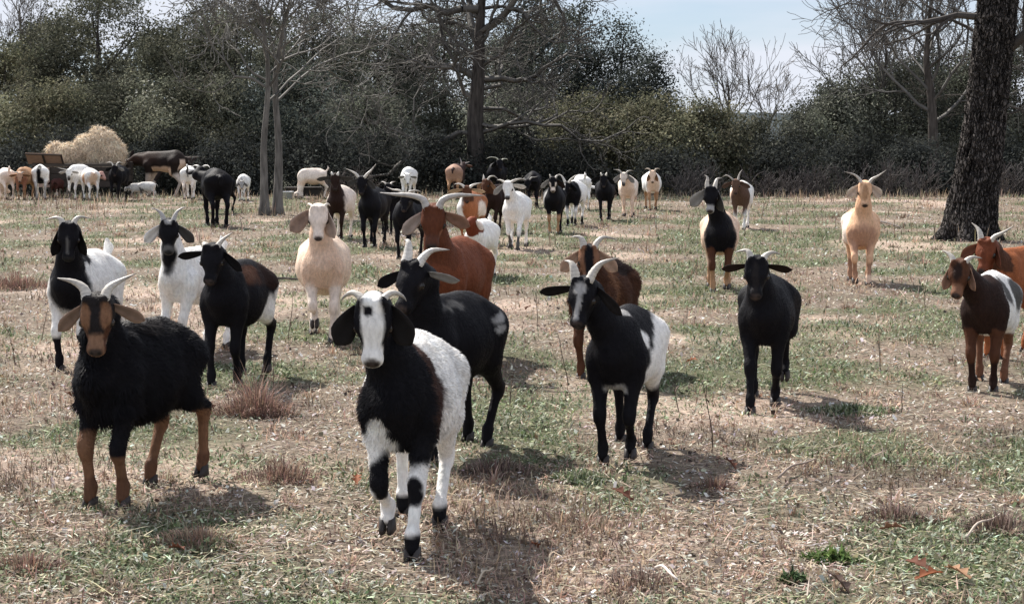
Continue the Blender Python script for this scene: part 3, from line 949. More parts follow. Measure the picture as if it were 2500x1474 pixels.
def ik(a, b, l1, l2, sgn):
    """joint between a and b (YZ plane), bending towards sgn*Y"""
    a, b = np.array(a, float), np.array(b, float)
    v = b - a
    D = np.linalg.norm(v)
    if l1 + l2 < D * 1.004:
        f = D * 1.004 / (l1 + l2)
        l1 *= f; l2 *= f
    x = (l1 * l1 - l2 * l2 + D * D) / (2 * D)
    hgt = math.sqrt(max(l1 * l1 - x * x, 0))
    u = v / D
    perp = np.array([0, -u[2], u[1]])
    if perp[1] * sgn < 0:
        perp = -perp
    return a + u * x + perp * hgt

def vert_normals(V, Q):
    n = np.cross(V[Q[:, 2]] - V[Q[:, 0]], V[Q[:, 3]] - V[Q[:, 1]])
    N = np.zeros_like(V)
    for i in range(4):
        np.add.at(N, Q[:, i], n)
    return N / (np.linalg.norm(N, axis=1, keepdims=True) + 1e-12)

BLACK = (0.007, 0.0065, 0.0085)
SOOT = (0.018, 0.015, 0.015)
DBROWN = (0.026, 0.014, 0.011)
BROWN = (0.085, 0.036, 0.020)
RUST = (0.22, 0.068, 0.030)
TAN = (0.40, 0.235, 0.135)
CREAM = (0.76, 0.565, 0.43)
PALE = (0.80, 0.69, 0.60)
WHITE = (0.85, 0.825, 0.79)
GREY = (0.36, 0.35, 0.34)
DGREY = (0.10, 0.095, 0.09)
NOSE = (0.055, 0.042, 0.038)

def horn_mesh(pts, r0, s, tip, base_c=(0.56, 0.52, 0.46), tip_c=(0.20, 0.17, 0.15), lod_n=8):
    m = 18 if lod_n > 6 else 9
    path = catmull(pts, m)
    t = np.linspace(0, 1, m)
    rad = r0 * (1 - t ** 1.5 * 0.93) * (1 + 0.05 * np.sin(t * 60) * (lod_n > 6))
    V, q, tr = sweep(path, rad, lod_n, 0.8)
    c = np.array(base_c) * (1 - tip * t[:, None] ** 2) + np.array(tip_c) * tip * t[:, None] ** 2
    c = np.repeat(c * (1 - 0.16 * (np.sin(t * 60) < -0.2))[:, None], lod_n, axis=0)
    c = np.vstack([c, c[:1], c[-1:]])
    return mesh_np('horn', V * s, [q, tr], c, True, [M_HORN])

def ear_mesh(root, d, nrm, length, width, s, col_out, col_in, droop=0.0, cup=0.5, nu=9, nv=5):
    d = np.array(d, float); d /= np.linalg.norm(d)
    nrm = np.array(nrm, float); nrm -= d * (nrm @ d); nrm /= np.linalg.norm(nrm)
    side = np.cross(nrm, d)
    rows_f, rows_b = [], []
    pos = np.array(root, float)
    dirn = d.copy()
    for i in range(nu):
        u = i / (nu - 1)
        w = width * 0.5 * (0.42 + 0.58 * math.sin(min(u * 1.35, 1) * math.pi / 2)) * (1 - max(0, (u - 0.68) / 0.32) ** 2.2 * 0.93)
        if i:
            dirn = dirn + np.array([0, 0, -1.0]) * droop / nu
            dirn /= np.linalg.norm(dirn)
            pos = pos + dirn * length / (nu - 1)
        nn = nrm - dirn * (nrm @ dirn); nn /= np.linalg.norm(nn)
        for j in range(nv):
            v = j / (nv - 1) * 2 - 1
            q = pos + side * v * w + nn * (v * v * cup * w * (1 - 0.5 * u))
            th = 0.0035 * (1 - abs(v)) + 0.0012
            rows_f.append(q + nn * th)
            rows_b.append(q - nn * th)
    V = np.array(rows_f + rows_b)
    K = nu * nv
    i, j = np.meshgrid(np.arange(nu - 1), np.arange(nv - 1), indexing='ij')
    a = (i * nv + j).ravel()
    f1 = np.stack([a, a + 1, a + nv + 1, a + nv], 1)
    f2 = f1[:, ::-1] + K
    rim = [i * nv for i in range(nu)] + [(nu - 1) * nv + j for j in range(1, nv)] + [i * nv + nv - 1 for i in range(nu - 2, -1, -1)] + [j for j in range(nv - 2, 0, -1)]
    rim = np.array(rim); nx = np.roll(rim, -1)
    f3 = np.stack([rim, nx, nx + K, rim + K], 1)
    c = np.vstack([np.tile(col_in, (K, 1)), np.tile(col_out, (K, 1))])
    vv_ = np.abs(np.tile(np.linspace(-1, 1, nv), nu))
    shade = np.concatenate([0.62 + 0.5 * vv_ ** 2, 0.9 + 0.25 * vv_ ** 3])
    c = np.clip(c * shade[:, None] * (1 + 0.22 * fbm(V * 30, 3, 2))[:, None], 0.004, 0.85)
    return mesh_np('ear', V * s, [f1, f2, f3], c, True, [M_EAR])

def hoof_mesh(s, col=(0.035, 0.028, 0.026)):
    """two claws side by side, toes to -Y, coronet at z=.045"""
    Vs, Qs, o = [], [], 0
    for sx in (-1, 1):
        ring = []
        for zz, yo, w, l in ((0.0, -0.012, 0.0165, 0.034), (0.018, -0.006, 0.0155, 0.029), (0.046, 0.004, 0.0135, 0.021)):
            for a in np.arange(8) * math.pi / 4 + math.pi / 8:
                x = w * math.copysign(abs(math.cos(a)) ** 0.7, math.cos(a))
                y = l * math.copysign(abs(math.sin(a)) ** 0.8, math.sin(a))
                if y < 0:
                    x *= 1 - 0.45 * (-y / l)
                ring.append((sx * 0.0175 + x - sx * 0.003 * (y < 0), yo + y, zz))
        Vs.append(np.array(ring))
        for r in range(2):
            for j in range(8):
                Qs.append([o + r * 8 + j, o + r * 8 + (j + 1) % 8, o + (r + 1) * 8 + (j + 1) % 8, o + (r + 1) * 8 + j])
        for b, fl in ((0, True), (16, False)):
            f = [[0, 1, 2, 3], [0, 3, 4, 7], [4, 5, 6, 7]]
            for q in f:
                q = [o + b + i for i in q]
                Qs.append(q[::-1] if fl else q)
        o += 24
    V = np.vstack(Vs)
    return mesh_np('hoof', V * s, [np.array(Qs)], np.tile(col, (len(V), 1)), True, [M_HOOF])

_eye = {}
def eye_mesh(r):
    key = round(r, 4)
    if key not in _eye:
        n, m = 10, 7
        V = []
        for i in range(m):
            ph = math.pi * (i + 0.5) / m
            for j in range(n):
                th = 2 * math.pi * j / n
                V.append((r * math.sin(ph) * math.cos(th), r * math.sin(ph) * math.sin(th), r * math.cos(ph)))
        i, j = np.meshgrid(np.arange(m - 1), np.arange(n), indexing='ij')
        i, j = i.ravel(), j.ravel()
        q = np.stack([i * n + j, (i + 1) * n + j, (i + 1) * n + (j + 1) % n, i * n + (j + 1) % n], 1)
        caps = np.array([list(range(n)), list(range((m - 1) * n, m * n))[::-1]])
        _eye[key] = mesh_np('eye', np.array(V), [q, caps], None, True, [M_EYE])
    return _eye[key]

def fur_mesh(V, Q, N, C, W, count, length, width, s, name='coat', wild=0.35, flow=(0, 0.7, -0.7)):
    """thin tapering hairs rooted all over the body; W = per-vertex length weight"""
    A = 0.5 * np.linalg.norm(np.cross(V[Q[:, 2]] - V[Q[:, 0]], V[Q[:, 3]] - V[Q[:, 1]]), axis=1)
    wq = A * W[Q].mean(1) ** 0.6
    cdf = np.cumsum(wq); cdf /= cdf[-1]
    f = np.searchsorted(cdf, rng.random(count))
    u, v = rng.random((count, 1)), rng.random((count, 1))
    def mix(X):
        q = X[Q[f]]
        return (q[:, 0] * (1 - u) + q[:, 1] * u) * (1 - v) + (q[:, 3] * (1 - u) + q[:, 2] * u) * v
    P, n, c = mix(V), mix(N), mix(C)
    w = mix(W[:, None])[:, 0]
    n /= np.linalg.norm(n, axis=1, keepdims=True) + 1e-9
    fl = np.tile(np.array(flow, float), (count, 1))
    clump = np.stack([vnoise(P * 26, sd_) for sd_ in (201, 202, 203)], 1)
    fl = fl + wild * (rng.standard_normal((count, 3)) * 0.5 + clump)
    t = fl - n * (fl * n).sum(1, keepdims=True)
    t /= np.linalg.norm(t, axis=1, keepdims=True) + 1e-9
    ln = (length * w * (0.6 + 0.8 * rng.random(count)))[:, None]
    lift = 0.22 + 0.35 * rng.random((count, 1)) * wild * 2
    d1 = t + n * lift * 1.3
    d1 /= np.linalg.norm(d1, axis=1, keepdims=True)
    d2 = t * 0.9 + n * lift * 0.5 + np.array([0, 0, -0.35]) * wild
    d2 /= np.linalg.norm(d2, axis=1, keepdims=True)
    side = np.cross(n, t) * (width * 0.5)
    p1 = P + d1 * ln * 0.5
    p2 = p1 + d2 * ln * 0.5
    base = P - n * 0.002
    cc = c * (1 + 0.16 * rng.standard_normal((count, 1)))
    if length < 0.015:
        VV = np.stack([base - side * 1.2, base + side * 1.2, p2], 1).reshape(-1, 3)
        return mesh_np(name, VV * s, [(np.arange(count) * 3)[:, None] + np.arange(3)[None]], np.repeat(np.clip(cc, 0.003, 0.9), 3, axis=0), True, [M_FUR])
    VV = np.stack([base - side, base + side, p1 - side * 0.8, p1 + side * 0.8, p2], 1).reshape(-1, 3)
    b = np.arange(count) * 5
    CC = np.repeat(np.clip(cc, 0.003, 0.9), 5, axis=0)
    return mesh_np(name, VV * s, [np.stack([b, b + 1, b + 3, b + 2], 1), np.stack([b + 2, b + 3, b + 4], 1)], CC, True, [M_FUR])

# ------------------------------------------------------------------ the goat builder
def paint(V, H, G, coat, seed):
    col = np.tile(np.array(coat['base'], float), (len(V), 1))
    col = col * (1 + 0.20 * fbm(V * np.array([16, 16, 7]), seed + 5, 3))[:, None]
    wob = np.stack([fbm(V * 11, seed + 31 * i, 3) for i in range(3)], 1)
    for ly in coat.get('layers', ()):
        kind, c = ly[0], np.array(ly[-1], float)
        if kind == 's':
            q = (V + 0.045 * wob - np.array(ly[1])) / np.array(ly[2])
            mk = 1 - sstep(0.80, 1.16, np.linalg.norm(q, axis=1))
        elif kind == 'h':
            q = (H + 0.006 * wob - np.array(ly[1])) / np.array(ly[2])
            mk = (1 - sstep(0.85, 1.15, np.linalg.norm(q, axis=1))) * (G == 'head')
        elif kind == 'g':
            mk = np.isin(G, ly[1].split()).astype(float)
        elif kind == 'y':
            yy = V[:, 1] + 0.035 * wob[:, 0]
            mk = sstep(ly[1] - 0.015, ly[1] + 0.015, yy) * (1 - sstep(ly[2] - 0.015, ly[2] + 0.015, yy)) * np.isin(G, ['torso', 'neck'])
        elif kind == 'z':
            zz = V[:, 2] + 0.02 * wob[:, 2]
            mk = sstep(ly[1] - 0.012, ly[1] + 0.012, zz) * (1 - sstep(ly[2] - 0.012, ly[2] + 0.012, zz)) * np.isin(G, ly[3].split())
        elif kind == 'n':       # scattered blotches
            mk = sstep(ly[2], ly[2] + 0.08, fbm(V * ly[1], seed + 77, 3)) * np.isin(G, ly[3].split())
        else:
            continue
        col = col * (1 - mk[:, None]) + c * (1 + 0.08 * wob[:, :1]) * mk[:, None]
    if coat.get('nose', True) is not None:
        nc = np.array(coat.get('nose', NOSE), float)
        q = (H - np.array([0, 0.190, 0.006])) / np.array([0.030, 0.026, 0.021])
        mk = (1 - sstep(0.8, 1.15, np.linalg.norm(q, axis=1))) * (G == 'head')
        col = col * (1 - mk[:, None]) + nc * mk[:, None]
        q = (H - np.array([0, 0.185, -0.028])) / np.array([0.036, 0.045, 0.0045])
        mk = 0.75 * (1 - sstep(0.7, 1.2, np.linalg.norm(q, axis=1))) * (G == 'head')
        col = col * (1 - mk[:, None]) + nc * mk[:, None]
        for sx in (-1, 1):            # nostrils and the dark rims of the eyes
            q = (H - np.array([sx * 0.014, 0.196, 0.008])) / np.array([0.009, 0.016, 0.006])
            mk = 0.85 * (1 - sstep(0.7, 1.2, np.linalg.norm(q, axis=1))) * (G == 'head')
            col = col * (1 - mk[:, None]) + 0.012 * mk[:, None]
            q = (H - np.array([sx * 0.0535, 0.066, 0.009])) / np.array([0.03, 0.026, 0.020])
            mk = 0.7 * (1 - sstep(0.75, 1.15, np.linalg.norm(q, axis=1))) * (G == 'head')
            col = col * (1 - mk[:, None]) + nc * 0.6 * mk[:, None]
    return np.clip(col, 0.004, 0.86)

LEGS_STAND = ((0, 0), (0, 0), (0, 0), (0, 0))
n_goats = 0

def goat(label, foot, head, yaw, s, coat, horns=None, horn_r=0.02, horn_tip=0.8, horn_c=(0.56, 0.52, 0.46), ears=('half', 'half'),
         ear_c=None, ear_in=None, ear_len=0.155, ear_w=0.075, hpitch=58, hyaw=0.0, hroll=0.0, legs=LEGS_STAND, fat=1.0, fur=None, h=0.016, head_fwd=0.13,
         tail='down', ref='front', group='goats of the herd crossing the pasture', head_z=None, neck_r=1.0, head_s=1.0, name='goat', knee=None):
    """foot: pixel of the midpoint of the front (or rear) feet; head: pixel of the poll; yaw: degrees, rear swings to the right; hyaw in picture terms, + looks right"""
    global n_goats
    n_goats += 1
    seed = n_goats * 101
    th = -R(yaw)
    Rz = rot_z(th)
    Fw = ground_at(*foot)
    org = Fw - Rz @ np.array([0, -0.26 if ref == 'front' else 0.265, 0]) * s
    org[2] = float(gz(org[0], org[1])[0]) - 0.004
    front = org + Rz @ np.array([0, -0.26, 0]) * s
    hd = front + Rz @ np.array([0, -head_fwd, 0]) * s
    if head is not None:
        hw = at_depth(head[0], head[1], hd[1])
        hl = Rz.T @ (hw - org) / s
        hl[2] -= 0.068 * head_s
    else:
        hl = np.array([0, -0.26 - head_fwd, head_z if head_z else 0.85])
    ph = R(hpitch)
    psi = R(yaw) + R(hyaw) + (0.8 * math.atan2(-org[0], org[1]) if abs(hyaw) < 45 else 0)                       # head yaw relative to the body: 0 hyaw looks at the camera
    f0 = np.array([0, -math.cos(ph), -math.sin(ph)])
    u0 = np.array([0, -math.sin(ph), math.cos(ph)])
    l0 = np.array([1.0, 0, 0])
    if hroll:
        cr, sr = math.cos(R(hroll)), math.sin(R(hroll))
        l0, u0 = cr * l0 + sr * u0, -sr * l0 + cr * u0
    Rh = rot_z(psi)
    Fm = np.stack([Rh @ l0, Rh @ f0, Rh @ u0], 1)
    HZ = Rh                                        # yaw-only head frame for ears and horns
    B = Body()
    f = fat
    B.add((0, -0.20, 0.545), (0, 0.05, 0.525), 0.138, 0.178 * f, 0.05, 0.82)
    B.add((0, -0.02, 0.51), (0, 0.16, 0.535), 0.165 * f, 0.148 * f, 0.06, 1.02)
    B.add((0, 0.12, 0.60), (0, 0.27, 0.59), 0.115, 0.085, 0.05, 0.95)
    B.add((0, -0.19, 0.645), (0, 0.20, 0.645), 0.070, 0.078, 0.07)
    B.add((0, -0.17, 0.712), (0, 0.17, 0.700), 0.030, 0.032, 0.06)
    B.add((0, -0.28, 0.54), (0, -0.25, 0.44), 0.098, 0.066, 0.05, 0.85)
    for sx in (-1, 1):
        B.add((sx * 0.055, -0.17, 0.665), (sx * 0.088, -0.235, 0.50), 0.045, 0.056, 0.03)
        B.add((sx * 0.080, -0.21, 0.54), (sx * 0.084, -0.222, 0.43), 0.066, 0.050, 0.035)
        B.add((sx * 0.070, 0.185, 0.672), (sx * 0.055, 0.29, 0.63), 0.040, 0.036, 0.035)
        B.add((sx * 0.085, 0.22, 0.58), (sx * 0.10, 0.19, 0.43), 0.105, 0.066, 0.035)
    nb = np.array([0, -0.23, 0.60])
    hj = hl + Fm @ np.array([0, 0.0, -0.035]) * head_s
    hj2 = hl + Fm @ np.array([0, -0.02, -0.075]) * head_s
    mid = 0.5 * (nb + hj2) + np.array([0, -0.015, -0.01])
    B.add(nb, mid, 0.118 * neck_r, 0.080 * neck_r, 0.05, 0.84, 'neck')
    B.add(mid, hj2, 0.080 * neck_r, 0.063, 0.05, 0.86, 'neck')
    B.add(hj2, hj, 0.066, 0.058, 0.03, 0.95, 'neck')
    hs = head_s
    def hp(a, b, ra, rb, k, lat=1.0):
        B.add(np.array(a) * hs, np.array(b) * hs, ra * hs, rb * hs, k * hs, lat, 'head', Fm, hl)
    hp((0, -0.005, -0.002), (0, 0.055, -0.004), 0.068, 0.060, 0.03, 0.98)
    hp((0, 0.045, 0.004), (0, 0.160, -0.010), 0.052, 0.036, 0.03, 0.84)
    hp((0, 0.02, -0.045), (0, 0.11, -0.040), 0.050, 0.033, 0.03, 0.78)
    hp((0, 0.11, -0.040), (0, 0.168, -0.040), 0.030, 0.023, 0.02, 0.95)
    hp((-0.013, 0.172, -0.004), (0.013, 0.172, -0.004), 0.0275, 0.0275, 0.02)
    for sx in (-1, 1):
        hp((sx * 0.043, 0.035, 0.026), (sx * 0.046, 0.062, 0.022), 0.020, 0.016, 0.03)
        hp((sx * 0.030, -0.008, 0.045), (sx * 0.033, -0.012, 0.066), 0.025, 0.020, 0.025)
    feet = []
    for i, (dy, lift) in enumerate(legs):
        sx = -1 if i % 2 == 0 else 1
        hind = i >= 2
        g = ('fl', 'fr', 'hl', 'hr')[i]
        if not hind:
            top = np.array([sx * 0.082, -0.215, 0.43])
            ft = np.array([sx * 0.062, -0.26 + dy, lift])
            tilt = min(lift * 5, 0.9)
            fet = ft + np.array([0, 0.012 + 0.05 * tilt, 0.085])
            kn = ik(top, fet, 0.195, 0.165, -1)
            B.add(top, kn, 0.053, 0.029, 0.03, 0.9, g)
            B.add(kn + (0, 0, 0.018), kn - (0, 0, 0.02), 0.033, 0.030, 0.02, 1, g)
            B.add(kn, fet, 0.024, 0.022, 0.015, 1, g)
        else:
            top = np.array([sx * 0.10, 0.19, 0.43])
            ft = np.array([sx * 0.085, 0.265 + dy, lift])
            tilt = min(lift * 5, 0.9)
            fet = ft + np.array([0, 0.012 + 0.05 * tilt, 0.085])
            kn = ik(top, fet, 0.205, 0.215, 1)
            B.add(top, kn, 0.068, 0.031, 0.04, 0.85, g)
            B.add(kn + (0, 0.008, 0.012), kn - (0, 0, 0.03), 0.031, 0.027, 0.015, 1, g)
            B.add(kn, fet, 0.025, 0.022, 0.015, 1, g)
        B.add(fet + (0, 0, 0.006), fet - (0, 0, 0.012), 0.028, 0.026, 0.012, 1, g)
        B.add(fet, ft + (0, 0.0, 0.040), 0.025, 0.026, 0.012, 1, g)
        feet.append((ft, tilt))
    if tail == 'up':
        B.add((0, 0.33, 0.66), (0, 0.39, 0.745), 0.026, 0.022, 0.025, 1.2, 'tail')
        B.add((0, 0.39, 0.745), (0, 0.36, 0.80), 0.024, 0.012, 0.02, 1.4, 'tail')
    else:
        B.add((0, 0.345, 0.655), (0, 0.405, 0.63), 0.026, 0.024, 0.025, 1.2, 'tail')
        B.add((0, 0.405, 0.63), (0, 0.42, 0.54), 0.024, 0.012, 0.02, 1.4, 'tail')
    V, Q = B.mesh(h / s)
    G = B.groups(V)
    Hc = (V - hl) @ Fm / head_s
    V = V + vert_normals(V, Q) * (0.006 * fbm(V * 8, seed + 13, 3) * np.isin(G, ['torso', 'neck']))[:, None]
    if fur and fur.get('shag'):
        V = V + vert_normals(V, Q) * (fur['shag'] * fbm(V * 13, seed + 3, 3) * np.isin(G, ['torso', 'neck']))[:, None]
    C = paint(V, Hc, G, coat, seed)
    o = thing(name, label, 'goat', tuple(org), th, group)
    obj('body', mesh_np('body', V * s, [Q], C, True, [M_COAT]), o)
    if fur:
        N = vert_normals(V, Q)
        W = np.ones(len(V))
        W[G == 'head'] = 0.20
        for sx in (-1, 1):
            W[np.linalg.norm(Hc - np.array([sx * 0.0535, 0.066, 0.009]), axis=1) < 0.032] = 0.03
        W[(G == 'head') & (Hc[:, 1] > 0.13)] = 0.10
        low = np.isin(G, ['fl', 'fr', 'hl', 'hr'])
        W[low] = np.clip((V[low, 2] - 0.18) / 0.30, 0.14, 0.7)
        W[(G == 'torso') & (V[:, 2] < 0.45)] *= fur.get('belly', 1.2)
        W *= 0.75 + 0.5 * sstep(-0.4, 0.4, fbm(V * 7, seed + 9, 2))
        obj('coat_hair', fur_mesh(V, Q, N, C, W, fur['n'], fur['len'], fur.get('w', 0.0035), s, 'coat_hair', fur.get('wild', 0.35)), o, kind='stuff')
    # hooves
    hm = hoof_mesh(s, coat.get('hoof', (0.035, 0.028, 0.026)))
    for ft, tilt in feet:
        hf = obj('hoof', hm, o, tuple((ft + np.array([0, 0.004, 0])) * s))
        hf.rotation_euler = (tilt * 0.9, 0, 0)
    # eyes
    if h < 0.03:
        for sx in (-1, 1):
            e = obj('eye', eye_mesh(0.0185 * s * head_s), o, tuple((hl + Fm @ (np.array([sx * 0.0535, 0.066, 0.009]) * head_s)) * s))
    # horns: (side, up, back) from the poll, measured in metres at this goat's own size
    if horns:
        hl_pts, hr_pts = horns if isinstance(horns[0][0], (tuple, list)) else (horns, horns)
        for sx, pts in ((-1, hl_pts), (1, hr_pts)):
            base = hl + Fm @ (np.array([sx * 0.031, -0.010, 0.052]) * head_s)
            P = [base + HZ @ np.array([sx * q[0], q[2] if len(q) > 2 else 0.02, q[1]]) / s for q in pts]
            obj('horn', horn_mesh(P, horn_r / s, s, horn_tip, horn_c, lod_n=10 if h < 0.0235 else 6), o)
    # ears
    kinds = {'droop': (25, -68, 1.0), 'half': (0, -38, 0.6), 'flop': (12, -50, 1.0), 'out': (0, -6, 0.3), 'up': (0, 22, 0.2), 'fwd': (35, -25, 0.6), 'wide': (0, -22, 0.3), 'back': (-35, -20, 0.4)}
    ec = ear_c if ear_c is not None else coat['base']
    ei = ear_in if ear_in is not None else (ec if isinstance(ec[0], (tuple, list)) else tuple(0.75 * c for c in ec))
    for q, sx in enumerate((-1, 1)):
        kk = ears[q]
        if kk is None:
            continue
        fwd, el, dr = kinds[kk]
        e0 = ec[q] if isinstance(ec[0], (tuple, list)) else ec
        i0 = ei[q] if isinstance(ei[0], (tuple, list)) else ei
        root = hl + Fm @ (np.array([sx * 0.056, -0.012, 0.002]) * head_s)
        dv = np.array([sx * math.cos(R(fwd)) * math.cos(R(el)), -math.sin(R(fwd)) * math.cos(R(el)), math.sin(R(el))])
        nv = np.array([-sx * 0.15 if el > -60 else -sx * 0.8, -0.9, -0.25])
        if kk == 'out':
            nv = np.array([0, -0.75, -0.6])
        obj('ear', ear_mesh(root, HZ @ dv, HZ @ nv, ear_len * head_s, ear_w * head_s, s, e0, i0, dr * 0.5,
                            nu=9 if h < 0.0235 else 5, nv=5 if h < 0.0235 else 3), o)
    return o
# ------------------------------------------------------------------ the herd, nearest first
W1 = ((0.10, 0.06), (-0.10, 0.0), (0.05, 0), (-0.12, 0.0))
WALK_A = ((0.13, 0.03), (-0.08, 0.0), (-0.10, 0.0), (0.12, 0.02))
WALK_B = ((-0.08, 0.0), (0.13, 0.03), (0.12, 0.02), (-0.10, 0.0))
BENT_L = ((0.06, 0.12), (-0.03, 0.0), (-0.06, 0.0), (0.10, 0.02))
BENT_R = ((-0.03, 0.0), (0.06, 0.12), (0.10, 0.02), (-0.06, 0.0))

goat('white goat with black neck and chest, dark forehead spot, walking nearest the camera',
     (975, 1350), (912, 712), 6, 0.96,
     dict(base=WHITE, layers=[
         ('y', -9, -0.12, (0.055, 0.028, 0.021)), ('g', 'neck', BLACK), ('s', (0, -0.33, 0.55), (0.155, 0.16, 0.2), BLACK),
         ('s', (-0.09, -0.29, 0.385), (0.105, 0.12, 0.075), WHITE), ('s', (-0.06, -0.33, 0.475), (0.035, 0.06, 0.04), WHITE), ('s', (0, 0.05, 0.36), (0.2, 0.2, 0.08), WHITE),
         ('g', 'head', BLACK), ('h', (0, 0.09, 0.055), (0.039, 0.20, 0.060), WHITE), ('h', (0, 0.165, -0.01), (0.05, 0.055, 0.05), WHITE),
         ('h', (-0.012, 0.022, 0.06), (0.019, 0.021, 0.03), BLACK),
         ('s', (0.075, -0.26, 0.42), (0.075, 0.14, 0.10), BLACK),
         ('s', (-0.06, -0.29, 0.27), (0.05, 0.075, 0.115), BLACK), ('s', (0.062, -0.335, 0.24), (0.038, 0.05, 0.06), BLACK), ('z', 0.0, 0.085, 'fl fr hl hr', BLACK)]),
     horns=[(0, 0, 0), (0.012, 0.022, 0.015), (0.038, 0.034, 0.03), (0.066, 0.022, 0.04), (0.08, 0.004, 0.045)], horn_r=0.017,
     ears=('flop', 'flop'), ear_c=BLACK, ear_in=SOOT, ear_len=0.15, ear_w=0.095, hpitch=66, hyaw=-3, legs=W1, fat=1.06,
     fur=dict(n=30000, len=0.018, w=0.0034, wild=0.40, belly=1.3), h=0.0100, head_fwd=0.10, neck_r=1.04)

goat('shaggy black goat with tan legs and tan face, front left of the herd',
     (257, 1243), (238, 712), 21, 0.93,
     dict(base=BLACK, layers=[
         ('g', 'head', SOOT), ('h', (0.040, 0.05, 0.04), (0.022, 0.06, 0.05), (0.20, 0.105, 0.06)), ('h', (-0.040, 0.05, 0.04), (0.022, 0.06, 0.05), (0.20, 0.105, 0.06)),
         ('h', (0, 0.16, -0.01), (0.06, 0.055, 0.06), (0.23, 0.13, 0.08)), ('h', (0.045, 0.12, 0.0), (0.02, 0.09, 0.03), BROWN), ('h', (-0.045, 0.12, 0.0), (0.02, 0.09, 0.03), BROWN),
         ('h', (0, 0.16, -0.05), (0.04, 0.05, 0.02), PALE),
         ('z', 0, 0.33, 'fl hl hr', (0.19, 0.10, 0.058)), ('z', 0, 0.22, 'fr', (0.17, 0.09, 0.052)), ('z', 0, 0.13, 'fl fr hl hr', (0.12, 0.06, 0.036)), ('s', (0.05, 0.0, 0.74), (0.06, 0.10, 0.05), SOOT)]),
     horns=([(0, 0, 0), (0.015, 0.045, 0.02), (0.055, 0.072, 0.03), (0.115, 0.085, 0.04)], [(0, 0, 0), (0.018, 0.045, 0.02), (0.055, 0.070, 0.04), (0.115, 0.098, 0.05)]), horn_r=0.023,
     ears=('half', 'wide'), ear_c=BROWN, ear_in=(0.34, 0.23, 0.17), ear_len=0.145, ear_w=0.058, hpitch=62, hyaw=-4, legs=((-0.02, 0.0), (0.03, 0.0), (-0.06, 0), (0.09, 0.03)),
     fur=dict(n=32000, len=0.027, w=0.0040, wild=0.5, belly=2.2, shag=0.009), h=0.0100, head_fwd=0.12, hroll=3)

goat('black goat with white flank patches and grey blaze, in front of a shaggy brown goat',
     (1500, 1138), (1428, 672), 14, 0.90,
     dict(base=BLACK, layers=[
         ('s', (0.19, 0.03, 0.50), (0.10, 0.10, 0.20), WHITE), ('s', (0.18, 0.20, 0.56), (0.12, 0.13, 0.15), WHITE), ('s', (0.13, -0.08, 0.42), (0.09, 0.10, 0.13), WHITE),
         ('s', (0.15, 0.08, 0.40), (0.16, 0.20, 0.12), WHITE), ('s', (0.16, 0.0, 0.67), (0.12, 0.13, 0.075), BLACK), ('s', (0.15, -0.13, 0.61), (0.05, 0.06, 0.06), WHITE), ('s', (0.14, -0.20, 0.51), (0.09, 0.10, 0.095), BLACK),
         ('s', (0.0, -0.25, 0.385), (0.07, 0.07, 0.03), GREY), ('s', (0.03, -0.17, 0.75), (0.06, 0.06, 0.03), GREY),
         ('h', (0, 0.03, 0.07), (0.034, 0.03, 0.04), GREY), ('h', (0, 0.12, 0.05), (0.014, 0.09, 0.04), GREY)]),
     horns=([(0, 0, 0), (0.012, 0.05, 0.01), (0.03, 0.08, 0.02), (0.065, 0.088, 0.03)], [(0, 0, 0), (0.02, 0.05, 0.02), (0.055, 0.085, 0.03), (0.12, 0.105, 0.05)]), horn_r=0.024,
     ears=('out', 'half'), ear_c=BLACK, ear_in=SOOT, ear_len=0.18, ear_w=0.06, hpitch=56, hyaw=-20, legs=((0.02, 0), (0.08, 0.03), (0.08, 0), (-0.08, 0.0)),
     fur=dict(n=26000, len=0.0125, w=0.0034, wild=0.2), h=0.0122, head_fwd=0.12)

goat('black goat with small white flecks on its side, head turned left behind the white-faced goat',
     (1030, 1135), (1015, 632), 26, 0.97,
     dict(base=BLACK, layers=[('s', (0.17, 0.16, 0.66), (0.02, 0.05, 0.05), GREY), ('s', (0.185, 0.17, 0.585), (0.02, 0.035, 0.025), GREY), ('s', (0.10, -0.10, 0.72), (0.05, 0.12, 0.03), DGREY),  # dark grey along the back paints its sheen into the coat
                              ('h', (-0.05, 0.10, -0.01), (0.012, 0.05, 0.02), DGREY)]),
     horns=([(0, 0, 0), (0.0, 0.05, 0.02), (0.008, 0.095, 0.035), (0.035, 0.105, 0.05)], [(0, 0, 0), (0.015, 0.035, 0.02), (0.05, 0.065, 0.04), (0.12, 0.068, 0.06)]), horn_r=0.026,
     horn_c=(0.66, 0.63, 0.58), ears=('wide', 'out'), ear_c=BLACK, ear_in=(BLACK, GREY), ear_len=0.165, ear_w=0.055, hpitch=50, hyaw=-30,
     legs=((0, 0), (0, 0), (0.08, 0.0), (-0.05, 0.0)), fat=1.05, fur=dict(n=24000, len=0.0125, w=0.0036, wild=0.2), h=0.0122, head_fwd=0.12)

